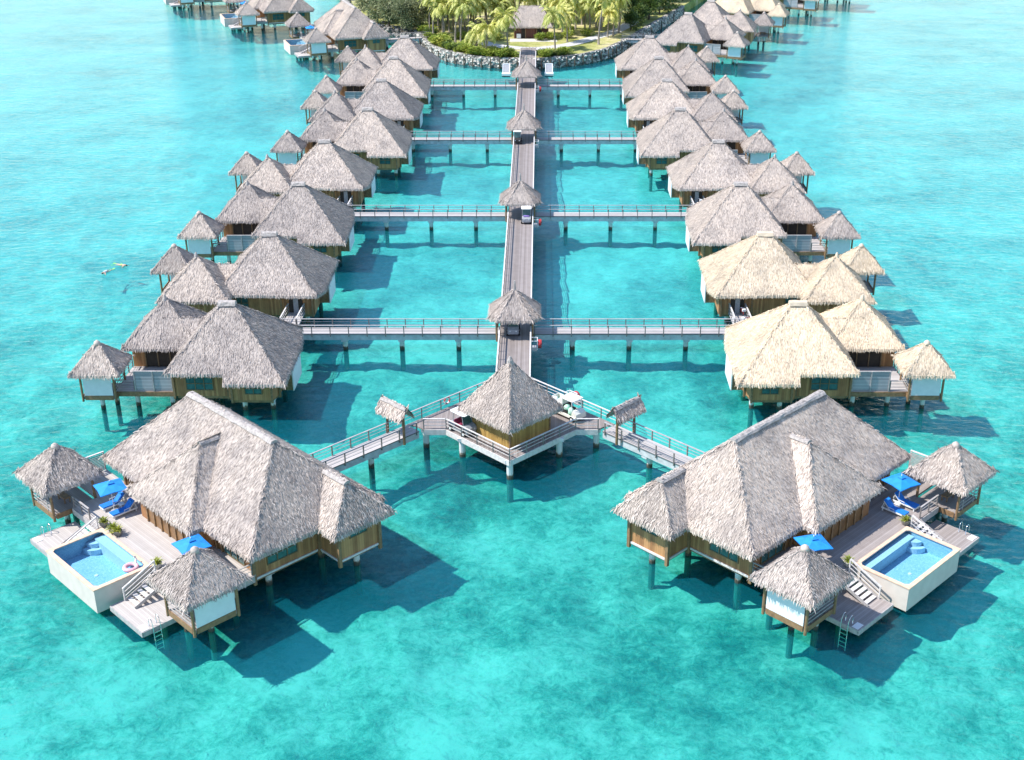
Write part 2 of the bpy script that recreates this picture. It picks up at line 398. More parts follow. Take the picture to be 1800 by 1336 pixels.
def window(parent, axis, c, out, z0, z1, half, nx, ny):
    """window in a wall: axis 'x' = wall runs along x at y=c[1]; out = outward sign"""
    f = MB(); gl = MB(); t = .07
    w0, w1 = -half, half
    def add(mb, s0, s1, za, zb, d0, d1):
        if axis == 'x': mb.box(c[0]+s0, c[0]+s1, min(c[1]+out*d0, c[1]+out*d1), max(c[1]+out*d0, c[1]+out*d1), za, zb)
        else: mb.box(min(c[0]+out*d0, c[0]+out*d1), max(c[0]+out*d0, c[0]+out*d1), c[1]+s0, c[1]+s1, za, zb)
    add(gl, w0+.01, w1-.01, z0+.01, z1-.01, .004, .03)
    for i in range(nx+1):
        s = w0 + (w1-w0)*i/nx; add(f, s-t/2, s+t/2, z0-t/2, z1+t/2, .002, .075)
    for i in range(ny+1):
        z = z0 + (z1-z0)*i/ny
        for k in range(nx):
            a = w0 + (w1-w0)*k/nx + t/2; b = w0 + (w1-w0)*(k+1)/nx - t/2
            add(f, a, b, z-t/2, z+t/2, .003, .07)
    o = f.build('window', M['frame'], parent); gl.build('pane', M['glass'], o)
    return o
def railing(parent, pts, z=2.0, h=1.0, step=2.0, name='railing', top='rail', lo=True, posts=True):
    """handrail with two lower rails along a polyline, each post a part of its own"""
    mb = MB(); pp = []
    for a, b in zip(pts, pts[1:]):
        a = Vector((*a, 0)) if len(a) == 2 else Vector(a); b = Vector((*b, 0)) if len(b) == 2 else Vector(b)
        za = z + a.z; zb = z + b.z; a = Vector((a.x, a.y, 0)); b = Vector((b.x, b.y, 0))
        d = (b-a).normalized(); e = d*.055
        mb.bar(a - e + Vector((0,0,za+h)), b + e + Vector((0,0,zb+h)), .13, .05)
        if lo:
            for q in (.36, .68): mb.bar(a + Vector((0,0,za+h*q)), b + Vector((0,0,zb+h*q)), .035, .035)
        n = max(1, round((b-a).length/step))
        for i in range(n+1): pp.append((a.lerp(b, i/n), za + (zb-za)*i/n))
    o = mb.build(name, M[top], parent); done = []
    if posts:
        for p, zz in pp:
            if any((p-q).length < .3 for q in done): continue
            done.append(p)
            MB().box(p.x-.045, p.x+.045, p.y-.045, p.y+.045, zz-.28, zz+h-.026).build('post', M['post'], parent)
    return o

# ------------------------------------------------------------------ gazebo
def gazebo(half, eave, ze, za, screen, seed, floor=1.75, label='', group=None):
    root = thing('gazebo', label, 'gazebo', group=group)
    thatch(hip(-eave, eave, -eave, eave, ze, za), 30, .24, seed).build('roof', M['thatch'], root)
    MB().lathe([(.34,za-.28),(.27,za-.02),(.12,za+.10),(.05,za+.14)], 0, 0, 10).build('roof_cap', M['thatch'], root, True)
    MB().box(-half-.02, half+.02, -half-.02, half+.02, floor-.26, floor).build('floor', M['deck_grey'], root)
    for sx in (-1,1):
        for sy in (-1,1):
            x, y = sx*(half+.06), sy*(half+.06)
            MB().tube([(x,y,floor-.45),(x,y,ze+.35)], .11, 8).build('post', M['wood'], root)
    e = half - .08; mb = MB()
    for side in ('b','l'):
        for z in (floor+.35, floor+.65, floor+.95):
            if side == 'l': mb.bar((-half-.04,-e,z), (-half-.04,e,z), .05, .05)
            else: mb.bar((-e,half+.04,z), (-.5,half+.04,z), .05, .05)
    mb.build('railing', M['greywood'], root)
    b = MB()
    b.box(-e+.06, e-.06, -half-.10, -half-.03, floor-.32, floor+.10); b.box(-half-.10, -half-.03, -e+.06, e-.06, floor-.32, floor+.10)
    b.box(half+.03, half+.10, -e+.06, e-.06, floor-.32, floor+.10)
    b.build('edge_beam', M['wood'], root)
    if screen:
        MB().box(-e+.06, e-.06, -half-.085, -half-.045, floor+.13, ze+.05).build('screen', M['canvas'], root)
    else:
        mb = MB()
        for z in (floor+.35, floor+.65, floor+.95): mb.bar((-e,-half-.05,z), (e,-half-.05,z), .05, .05)
        for x in (-half/2, half/2): mb.bar((x,-half-.05,floor+.1), (x,-half-.05,floor+.95), .05, .05)
        mb.build('railing', M['greywood'], root)
    for x, y in ((half*.2,-half*.1),(-half*.5,half*.6)): pile(root, x, y, floor-.262, .22)
    mb = MB(); mb.box(-.6,.6,-.28,.28,floor+.40,floor+.48)
    for x in (-.5,.5):
        for y in (-.2,.2): mb.box(x-.04,x+.04,y-.04,y+.04,floor,floor+.40)
    mb.build('bench', M['wood'], root)
    return root

# ------------------------------------------------------------------ villas in the two rows
def row_villa():
    """built for the right row, near side: x away from the boardwalk, y towards its cross walkway"""
    root = thing('overwater_villa', '', 'villa', group='thatched villas along the boardwalk')
    m = lambda a, b, z: (a-26, b+9.8, z)
    def mm(*ps): return tuple(m(*p) for p in ps)
    R1, R2 = (25.5,-9.8,8.9), (26.6,-9.8,8.9)
    polys = [
        (mm(R2, R1, (20.1,-16.05,3.66), (25.6,-16.05,3.66), (25.6,-15.3,4.29), (30.9,-15.3,4.29)), [2,4]),
        (mm(R1, (20.6,-4.1,4.09), (20.1,-7.0,3.6), (20.1,-16.05,3.66)), [1,2]),
        (mm(R1, R2, (30.9,-4.1,4.25), (20.6,-4.1,4.12)), [2]),
        (mm(R2, (30.9,-15.3,4.29), (30.9,-4.1,4.25)), [1])]
    thatch(polys, 27, .3, 11).build('main_roof', M['thatch'], root)
    second = hip(29.2-26, 36.35-26, .05, 7.7, 4.3, 7.8)
    sad = [(mm((28,-7.4,6.4),(32.9,-7.4,6.4),(32.9,-9.7,4.35),(28,-9.7,4.35)), [2]), (mm((32.9,-7.4,6.4),(28,-7.4,6.4),(28,-5.1,4.35),(32.9,-5.1,4.35)), [2])]
    thatch(second + sad, 27, .28, 12).build('bedroom_roof', M['thatch'], root)
    ridge_cap(m(25.25,-9.8,8.98), m(26.85,-9.8,8.98), .42, .24).build('ridge_cap', M['cap'], root)
    MB().lathe([(.26,7.55),(.2,7.85),(.09,8.15),(.05,8.2)], 6.9, 3.85, 8).build('roof_finial', M['cap'], root)
    O = [(30.5,-14.0),(30.5,-5.3),(21.1,-5.5),(21.1,-12.7),(21.2,-13.6),(21.6,-14.85),(25.2,-14.85),(25.7,-14.0)]
    MB().prism([(a-26, b+9.8) for a, b in O], 1.5, 3.95).build('wall', M['wall'], root)
    MB().box(3.75, 9.8, 1.2, 6.6, 1.52, 4.75).build('bedroom_wall', M['wall'], root)
    MB().prism([((a-25.7)*.97-.3, (b+9.8)*.97) for a, b in O], 1.22, 1.498).build('floor', M['wood'], root)
    MB().box(3.7, 9.75, 1.25, 6.55, 1.25, 1.518).build('floor', M['wood'], root)
    for a, b in ((30.55,-14.08),(25.66,-14.1),(25.15,-14.92),(21.56,-14.93),(21.1,-13.66),(30.55,-5.25),(24.5,-5.33),(21.3,-5.42)):
        z = 4.0 if a > 25.9 else 3.9
        MB().box(a-26-.09, a-26+.09, b+9.8-.09, b+9.8+.09, 1.3, z).build('corner_post', M['wood'], root)
    MB().box(20.0-26, 20.1-26, -12.7+9.8, -8.8+9.8, 1.45, 3.42).build('bay_screen', M['canvas'], root)
    MB().box(20.103-26, 21.09-26, -12.65+9.8, -8.85+9.8, 1.48, 3.38).build('bay_wall', M['wood'], root)
    window(root, 'x', (28.2-26, -14.0+9.8), -1, 2.15, 3.4, 1.2, 3, 2)
    window(root, 'x', (23.2-26, -14.85+9.8), -1, 2.15, 3.25, .75, 2, 2)
    window(root, 'y', (30.5-26, -11.5+9.8), 1, 2.2, 3.4, .9, 2, 2)
    window(root, 'x', (28.6-26, -5.36+9.8), 1, 2.2, 3.5, .7, 2, 2)
    d = MB().box(22.3-26, 23.7-26, -5.52+9.8, -5.36+9.8, 1.6, 3.75).build('door', M['dark'], root)
    MB().box(22.75-26, 23.25-26, -5.359+9.8, -5.31+9.8, 1.7, 3.4).build('door_panel', M['grey'], d)
    # sliding glass towards the terrace
    g = MB().box(5.1, 8.6, 1.10, 1.198, 1.99, 4.1).build('glass_door', M['dark'], root)
    f = MB()
    for x in (5.1, 6.25, 7.4, 8.55): f.box(x-.05, x+.05, 1.03, 1.099, 1.99, 4.1)
    f.build('door_frame', M['frame'], g)
    # terrace, privacy screen, ramp
    MB().box(4.62, 9.9, -4.1, 1.19, 1.78, 1.98).build('terrace', M['deckx'], root)
    f = MB().box(4.6, 9.95, -4.2, -4.102, 1.45, 1.9); f.box(9.902, 10.0, -4.1, 1.15, 1.5, 1.9); f.build('terrace_beam', M['wood'], root)
    MB().box(4.72, 8.05, -4.09, -4.03, 2.02, 3.85).build('privacy_screen', M['slat'], root)
    mb = MB()
    for x in (4.74, 6.4, 8.06): mb.box(x-.05, x+.05, -4.17, -4.092, 1.95, 3.92)
    mb.box(4.7, 8.1, -4.14, -3.98, 3.852, 3.93); mb.build('screen_frame', M['greywood'], root)
    railing(root, [(8.2,-4.0),(9.85,-4.0)], 1.98, .95, 1.6, 'terrace_rail', 'greywood')
    railing(root, [(9.85,-1.4),(9.85,1.0)], 1.98, .95, 1.2, 'terrace_rail', 'greywood')
    MB().face([(22.1-26,-5.5+9.8,1.72),(23.85-26,-5.5+9.8,1.72),(23.85-26,8.98,2.0),(22.1-26,8.98,2.0)])
    rp = MB()
    rp.bar((22.98-26, 4.28, 1.72), (22.98-26, 8.9, 1.95), 1.7, .12); rp.build('ramp', M['deckx'], root)
    for a in (22.16, 23.8):
        railing(root, [(a-26, 4.4, 0), (a-26, 8.8, .22)], 1.78, 1.0, 2.2, 'ramp_rail', 'palewood')
    for a, b, t in ((34.4,-12.8,1.775),(31.2,-12.8,1.775),(24.4,-13.6,1.215),(21.9,-13.3,1.215),(28,-8.2,1.215),(22.2,-7,1.215),(34.6,-4.6,1.245),(30.6,-6.2,1.245)):
        pile(root, a-26, b+9.8, t)
    return root

YJ = [118.15, 156.05, 193.9, 231.6]
ORD = ['first', 'second', 'third', 'fourth']
proto_villa = tree_of(row_villa())
gz0 = gazebo(1.42, 2.2, 4.15, 6.5, True, 21)
proto_gaz = tree_of(gz0)
def fresh(o):
    for c in kids(o):
        if c.name.split('.')[0] in ('main_roof','bedroom_roof','roof','ridge_cap','roof_finial','roof_cap'):
            c.material_slots[0].link = 'OBJECT'; c.material_slots[0].material = M['fresh']
first_v = first_g = True
def put_villa(loc, rz, sx, sy, new, lab, glab):
    """loc: point on the boardwalk side (x towards the villa, y 0 at the cross walkway)"""
    global first_v, first_g
    def w(a, b):
        x, y = sx*a, sy*b
        return (loc[0] + x*math.cos(rz) - y*math.sin(rz), loc[1] + x*math.sin(rz) + y*math.cos(rz), 0)
    v = proto_villa[0] if first_v else copy_tree(proto_villa); first_v = False
    place(v, w(26,-9.8), rz+rng.uniform(-.01,.01), sx, sy); tag(v, lab, 'villa', 'thatched villas along the boardwalk')
    g = proto_gaz[0] if first_g else copy_tree(proto_gaz); first_g = False
    place(g, w(37.2,-13.15), rz+rng.uniform(-.012,.012), sx, sy); tag(g, glab, 'gazebo', 'small gazebos of the villas')
    if new: fresh(v); fresh(g)
dx = {0: 0, 1: 0, 2: -3.4, 3: -3.4}
for k in range(4):
    for side, sx in (('left', -1), ('right', 1)):
        for near, sy in (('near', 1), ('far', -1)):
            new = side == 'right' and k == 0
            tone = 'cream new-thatched' if new else 'grey thatched'
            put_villa((sx*(dx[k] + rng.uniform(-.15,.15)), YJ[k]), 0, sx, sy, new,
                      f'{tone} villa {side} of the boardwalk, {near} side of the {ORD[k]} cross walkway',
                      f'small {"cream" if new else "grey"} gazebo {side} of the boardwalk, {near} side of the {ORD[k]} cross walkway')
for loc, rz, sy, new, w1 in (((12.1,286.1), R(-22), 1, False, 'nearest'), ((11.4,281.4), R(-16), -1, False, 'second'), ((26.5,322), R(-22), 1, True, 'third'),
                        ((38.3,344.8), R(-22), 1, False, 'fourth'), ((52,365), R(-22), 1, False, 'farthest')):
    put_villa(loc, rz, 1, sy, new, f'thatched villa off the right shore of the island, {w1} of five beyond the rows',
              f'small gazebo off the right shore of the island, beside the {w1} of five villas')

# ------------------------------------------------------------------ pool villas (local u along the pool, v towards the house)
def pool_house():
    root = thing('pool_villa', '', 'villa', group='pool villas with plunge pools')
    Ra, Rb = (-2.4,14.35,9.4), (8.5,14.35,9.4)
    E = 4.3
    polys = [((Ra, Rb, (13.5,8.6,E), (-7,8.6,E)), [2]), ((Rb, Ra, (-7,20.1,E), (13.5,20.1,E)), [2]),
             ((Rb, (13.5,20.1,E), (13.5,8.6,E)), [1]), ((Ra, (-7,8.6,E), (-7,20.1,E)), [1])]
    thatch(polys, 26, .34, 31).build('main_roof', M['thatch'], root)
    D1, D2 = (3.25,11.5,8.3), (3.25,13.1,8.3)
    thatch([((D1, (7.6,7.45,E), (-1.1,7.45,E)), [1]), ((D2, D1, (7.6,7.45,E), (7.6,8.6,E)), [2]), ((D1, D2, (-1.1,8.6,E), (-1.1,7.45,E)), [2])], 27, .32, 32).build('dormer_roof', M['thatch'], root)
    B1, B2 = (10.85,16.85,7.0), (13.4,16.85,7.0)
    thatch([((B1, B2, (15.4,14.2,E), (13.2,14.2,E)), [2]), ((B2, B1, (13.2,19.5,E), (15.4,19.5,E)), [2]), ((B2, (15.4,19.5,E), (15.4,14.2,E)), [1])], 27, .32, 33).build('bay_roof', M['thatch'], root)
    ridge_cap((-2.6,14.35,9.40), (8.7,14.35,9.40), .36, .13).build('ridge_cap', M['cap'], root)
    ridge_cap((3.25,11.4,8.30), (3.25,13.0,8.30), .3, .12).build('ridge_cap', M['cap'], root)
    ridge_cap((11.0,16.85,7.0), (13.6,16.85,7.0), .32, .12).build('ridge_cap', M['cap'], root)
    O = [(-5.6,9.65),(-.5,9.65),(-.5,8.05),(7.0,8.05),(7.0,9.65),(12.0,9.65),(12.0,15.2),(14.43,15.2),(14.43,18.65),(12.0,18.65),(12.0,19.0),(-5.6,19.0)]
    MB().prism(O, 1.5, 4.6).build('wall', M['wall'], root)
    O2 = [(-5.4,9.85),(-.3,9.85),(-.3,8.25),(6.8,8.25),(6.8,9.85),(11.9,9.85),(11.9,15.3),(14.3,15.3),(14.3,18.5),(11.9,18.5),(11.9,18.9),(-5.4,18.9)]
    MB().prism(O2, 1.2, 1.498).build('floor', M['wood'], root)
    for x, y in ((12.06,9.58),(14.5,15.12),(14.5,18.72),(-5.66,9.58),(12.08,15.1)):
        MB().box(x-.12, x+.12, y-.12, y+.12, 1.1, 4.45).build('corner_post', M['wood'], root)
    mb = MB(); mb.box(12.002, 12.09, 9.72, 14.95, 1.44, 1.6); mb.box(14.432, 14.52, 15.26, 18.58, 1.44, 1.6); mb.box(12.2, 14.38, 15.11, 15.198, 1.44, 1.6)
    mb.build('sill_beam', M['palewood'], root)
    window(root, 'y', (12.0,12.0), 1, 2.2, 3.45, 1.25, 3, 2)
    window(root, 'y', (14.43,16.9), 1, 3.05, 3.75, .75, 2, 1)
    window(root, 'x', (9.6,9.65), -1, 2.1, 3.9, 1.3, 3, 1)
    for x0, x1, y in ((.6,6.6,8.05),(-5.2,-1.2,9.65),(7.4,8.1,9.65)):
        d = MB().box(x0, x1, y-.05, y-.003, 2.03, 4.0).build('glass_door', M['door'], root)
        f = MB(); n = max(1, round((x1-x0)/1.05))
        for i in range(n+1): f.box(x0+(x1-x0)*i/n-.07, x0+(x1-x0)*i/n+.07, y-.14, y-.052, 2.02, 4.1)
        f.build('door_frame', M['wood'], d)
    for x, y in ((11.2,11.2),(13.6,17.2),(8.5,18),(2,18),(-4.5,17.5),(-4.5,11),(3,10),(10.9,16)): pile(root, x, y, 1.195, .25)
    return root
def sun_deck(mat):
    root = thing('sun_deck', '', 'deck', group='sun decks of the pool villas')
    mb = MB().prism([(-8.95,6.9),(-5.4,6.9),(-5.4,4.95),(12.18,4.95),(12.18,9.64),(7.02,9.64),(7.02,8.04),(-.52,8.04),(-.52,9.64),(-8.95,9.64)], 1.84, 2.0)
    mb.build('boards', mat, root)
    mb = MB(); mb.box(-5.3, -.72, 4.85, 4.948, 1.45, 1.95); mb.box(6.4, 11.1, 4.85, 4.948, 1.45, 1.95); mb.box(12.182, 12.28, 5.0, 9.5, 1.45, 1.95); mb.build('edge_beam', M['greywood'], root)
    for x, y in ((-7.4,8.4),(-3.2,6),(1.5,6.5),(9.3,6.3),(11.2,8.3)): pile(root, x, y, 1.838, .24)
    railing(root, [(-5.2,5.02),(-2.75,5.02)], 2.0, .95, 1.25, 'railing', 'greywood')
    railing(root, [(12.1,5.1+1.9),(12.1,9.4)], 2.0, .9, 1.2, 'railing', 'greywood')
    lf = MB()
    for i in range(11): lf.box(-8.9, -8.86, 6.95, 9.6, 2.12+i*.13, 2.19+i*.13)
    lf.build('slatted_fence', M['greywood'], root)
    lp = MB()
    for y in (6.95, 8.25, 9.55): lp.box(-8.98, -8.902, y-.04, y+.04, 1.9, 3.6)
    lp.box(-8.99, -8.84, 6.95, 9.6, 3.61, 3.68); lp.build('fence_frame', M['palewood'], root)
    return root
def plunge_pool():
    root = thing('plunge_pool', '', 'pool', group='plunge pools')
    x0, x1, y0, y1 = -.65, 6.35, .6, 4.94
    mb = MB()
    w = .16
    mb.box(x0, x1, y0, y0+w, .32, 2.14); mb.box(x0, x1, y1-w, y1, .32, 2.14); mb.box(x0, x0+w, y0+w, y1-w, .32, 2.14); mb.box(x1-w, x1, y0+w, y1-w, .32, 2.14)
    mb.box(x0+w, x1-w, y0+w, y1-w, .32, .9)
    mb.build('shell', M['plaster'], root)
    c = .27; mb = MB()
    mb.box(x0-.05, x1+.05, y0-.05, y0+c, 2.142, 2.22); mb.box(x0-.05, x1+.05, y1-c, y1+.0, 2.142, 2.22)
    mb.box(x0-.05, x0+c, y0+c, y1-c, 2.142, 2.22); mb.box(x1-c, x1+.05, y0+c, y1-c, 2.142, 2.22)
    k = .24
    for cx, cy, sx, sy in ((x0+c,y0+c,1,1),(x1-c,y0+c,-1,1),(x0+c,y1-c,1,-1),(x1-c,y1-c,-1,-1)):
        mb.prism([(cx,cy),(cx+sx*k,cy),(cx,cy+sy*k)][::(1 if sx*sy > 0 else -1)], 2.146, 2.218)
    mb.build('coping', M['coping'], root)
    mb = MB(); a = w+.004
    mb.face([(x0+a,y0+a,.92),(x1-a,y0+a,.92),(x1-a,y1-a,.92),(x0+a,y1-a,.92)])
    mb.face([(x0+a,y0+a,.92),(x0+a,y0+a,2.13),(x1-a,y0+a,2.13),(x1-a,y0+a,.92)]); mb.face([(x0+a,y1-a,.92),(x1-a,y1-a,.92),(x1-a,y1-a,2.13),(x0+a,y1-a,2.13)])
    mb.face([(x0+a,y0+a,.92),(x0+a,y1-a,.92),(x0+a,y1-a,2.13),(x0+a,y0+a,2.13)]); mb.face([(x1-a,y0+a,.92),(x1-a,y0+a,2.13),(x1-a,y1-a,2.13),(x1-a,y1-a,.92)])
    mb.build('tiled_basin', M['tile'], root)
    MB().box(x0+c+.03, x1-c-.03, y1-c-.62, y1-w-.01, .93, 1.86).build('bench', M['tilepale'], root)
    st = MB()
    for i, (r, z) in enumerate(((.95,1.35),(.62,1.7))):
        out = [(x0+c, y1-c-.62)] + [(x0+c+r*math.cos(t*math.pi/12), y1-c-.62-r*math.sin(t*math.pi/12)) for t in range(7)]
        st.prism(out[::-1], .93, z)
    st.build('steps', M['tilepale'], root)
    MB().face([(x0+w+.01,y0+w+.01,2.07),(x1-w-.01,y0+w+.01,2.07),(x1-w-.01,y1-w-.01,2.07),(x0+w+.01,y1-w-.01,2.07)])
    b = MB(); b.face([(x0+w+.01,y0+w+.01,2.07),(x1-w-.01,y0+w+.01,2.07),(x1-w-.01,y1-w-.01,2.07),(x0+w+.01,y1-w-.01,2.07)]); b.build('pool_water', M['poolwater'], root)
    MB().lathe([(.13,.925),(.13,.96),(.05,.97)], 2.9, 2.4, 12).build('drain_cover', M['white'], root)
    for x, y in ((.9,2.9),(4.8,2.9),(.9,4.3),(4.8,4.3)): pile(root, x, y, .318, .24, False)
    return root
def swim_platform(s, mat):
    """s=1: by the front gazebo (u 7..11.2), s=-1: the mirrored one at the other end"""
    root = thing('swim_platform', '', 'platform', group='low swimming platforms')
    if s > 0: x0, x1, sx0, sx1, lx = 6.95, 11.2, 7.05, 8.45, 11.2
    else: x0, x1, sx0, sx1, lx = -5.1, -.75, -2.6, -1.2, -5.1
    MB().box(x0, x1, 1.35, 4.85, .72, .86).build('boards', mat, root)
    mb = MB(); mb.box(x0-.03, x1+.03, 1.27, 1.348, .5, .88); mb.box(x1+.002, x1+.06, 1.36, 4.85, .5, .88); mb.box(x0-.06, x0-.002, 1.36, 4.85, .5, .88); mb.build('edge_beam', M['greywood'], root)
    MB().box(lx-(.75 if s > 0 else -.05), lx-(.05 if s > 0 else -.75), 1.42, 1.9, .864, .90).build('step_pad', M['white'], root)
    st = MB(); n = 6
    for i in range(n): st.box(sx0+.06, sx1-.06, 4.8-(i+1)*.38, 4.8-(i+1)*.38+.3, 1.98-(i+1)*.165-.04, 1.98-(i+1)*.165)
    st.build('stair_treads', M['palewood'], root)
    sr = MB()
    for x in (sx0+.02, sx1-.02): sr.bar((x,4.9,1.9), (x,2.35,.9), .05, .24)
    sr.build('stair_stringers', M['greywood'], root)
    xr = sx0 if s > 0 else sx1
    hr = MB(); hr.bar((xr,4.85,2.95), (xr,2.3,1.85), .1, .1)
    for q in (.33,.66): hr.bar((xr,4.85,1.95+q), (xr,2.3,.85+q), .04, .04)
    for y, z in ((4.85,1.95),(2.35,.87)): hr.bar((xr,y,z-.0), (xr,y,z+.98), .08, .08)
    hr.build('stair_handrail', M['palewood'], root)
    for x, y in ((x0+.9,3.4),(x1-1.0,3.4)): pile(root, x, y, .718, .18, False)
    return root
def ladder():
    """hooks over the platform edge at x=0, facing +x"""
    root = thing('pool_ladder', '', 'ladder', group='steel swimming ladders')
    for y in (-.27, .27):
        MB().tube([(-.42,y,.88),(-.42,y,1.45),(-.34,y,1.6),(-.16,y,1.64),(.02,y,1.5),(.1,y,1.2),(.14,y,.4),(.16,y,-1.0)], .026, 8).build('side_rail', M['steel'], root, True)
    for i in range(5):
        z = .6-i*.33; MB().box(.08, .2, -.245, .245, z-.02, z+.02).build('rung', M['steel'], root)
    return root
def parasol():
    root = thing('parasol', '', 'parasol', group='blue parasols')
    MB().tube([(0,0,2.02),(0,0,4.42)], .028, 8).build('pole', M['white'], root)
    MB().lathe([(.26,2.003),(.26,2.06),(.06,2.1)], 0, 0, 14).build('base', M['grey'], root)
    mb = MB(); h = 1.03; ze = 4.0; za = 4.42
    for i in range(4):
        c = [(-h,-h),(h,-h),(h,h),(-h,h)]; a, b = c[i], c[(i+1) % 4]; m_ = ((a[0]+b[0])/2*.95, (a[1]+b[1])/2*.95)
        mb.face([(*a,ze), (*m_,ze+.05), (0,0,za)]); mb.face([(*m_,ze+.05), (*b,ze), (0,0,za)])
        mb.face([(*a,ze), (*a,ze-.06), (*m_,ze-.02), (*m_,ze+.05)]); mb.face([(*m_,ze+.05), (*m_,ze-.02), (*b,ze-.06), (*b,ze)])
    mb.build('canopy', M['blue'], root)
    v = MB(); t = .24
    for i in range(4):
        c = [(-t,-t),(t,-t),(t,t),(-t,t)]; v.face([(*c[i],za-.01), (*c[(i+1) % 4],za-.01), (0,0,za+.12)])
    v.build('vent', M['blue'], root)
    MB().lathe([(.03,za+.1),(.045,za+.16),(.01,za+.22)], 0, 0, 8).build('finial', M['white'], root)
    rb = MB()
    for a in range(4):
        x, y = [(-h,-h),(h,-h),(h,h),(-h,h)][a]; rb.bar((0,0,za-.08), (x*.97,y*.97,ze-.03), .025, .025)
    rb.build('ribs', M['white'], root)
    return root
def lounger():
    """foot end at y=0, head at y=2"""
    root = thing('sun_lounger', '', 'sun lounger', group='blue cushioned loungers')
    f = MB(); f.box(-.36,-.28,0,2.0,2.2,2.3); f.box(.28,.36,0,2.0,2.2,2.3); f.box(-.28,.28,0,.07,2.2,2.3); f.box(-.28,.28,1.93,2.0,2.2,2.3)
    f.box(-.28,.28,.09,1.25,2.24,2.285)
    f.build('frame', M['white'], root)
    for x in (-.32,.32):
        for y in (.12,1.88): MB().box(x-.035,x+.035,y-.035,y+.035,2.002,2.198).build('leg', M['white'], root)
    MB().box(-.31,.31,.03,1.25,2.303,2.40).build('seat_cushion', M['cush'], root)
    b = MB(); b.bar((0,1.27,2.34), (0,1.86,2.92), .62, .10); b.build('back_cushion', M['cush'], root)
    b = MB(); b.bar((0,1.30,2.29), (0,1.86,2.84), .66, .05); b.bar((0,1.82,2.8), (0,1.98,2.31), .5, .04); b.build('backrest', M['white'], root)
    p = MB(); p.bar((-.24,1.72,2.86), (.24,1.72,2.86), .2, .12); p.build('pillow', M['blue'], root)
    for x in (-.40,.40): MB().tube([(x,.9,2.3),(x,.92,2.5),(x,1.4,2.52),(x,1.45,2.3)], .025, 6).build('armrest', M['white'], root)
    return root
def side_table():
    root = thing('side_table', '', 'table', group='round tables between loungers')
    MB().lathe([(.24,2.44),(.25,2.46),(.24,2.48)], 0, 0, 16).build('table_top', M['white'], root)
    MB().tube([(0,0,2.03),(0,0,2.44)], .03, 8).build('stem', M['white'], root)
    MB().lathe([(.17,2.003),(.15,2.03)], 0, 0, 14).build('foot', M['white'], root)
    return root
def leaves(g, n, rx, rz, c, size, droop=.3, core=.35):
    mb = MB()
    for i in range(n):
        t = g.uniform(0, 2*math.pi); u = g.uniform(-1, 1); r = g.uniform(core, 1)**.6
        p = Vector((c[0]+rx*r*math.cos(t)*math.sqrt(1-u*u), c[1]+rx*r*math.sin(t)*math.sqrt(1-u*u), c[2]+rz*r*u))
        d = Vector((math.cos(t), math.sin(t), g.uniform(-.4,.9)-droop)).normalized()
        s = d.cross(Vector((g.gauss(0,.3),g.gauss(0,.3),1))).normalized(); k = size*g.uniform(.6,1.4)
        mb.face([p, p+d*k*.5+s*k*.22, p+d*k, p+d*k*.5-s*k*.22])
    return mb
def planter(seed, pale=False):
    g = random.Random(seed)
    root = thing('planter', '', 'planter', group='potted plants on the sun decks')
    MB().lathe([(.20,2.003),(.29,2.12),(.33,2.36),(.36,2.40),(.30,2.41),(.27,2.35)], 0, 0, 14).build('pot', M['potpale'] if pale else M['pot'], root, True)
    mb = MB()
    for i in range(70):
        a = g.uniform(0, 6.28); ln = g.uniform(.35,.7); el = g.uniform(.3,1.3)
        d = Vector((math.cos(a)*math.cos(el), math.sin(a)*math.cos(el), math.sin(el))); s = d.cross(Vector((0,0,1))).normalized()*.035
        p = Vector((g.gauss(0,.07), g.gauss(0,.07), 2.36)); m_ = p+d*ln*.6; e = p+d*ln+Vector((0,0,-.12))
        mb.face([p-s*.4, p+s*.4, m_+s, m_-s]); mb.face([m_-s, m_+s, e])
    mb.build('foliage', M['yleaf'], root)
    return root

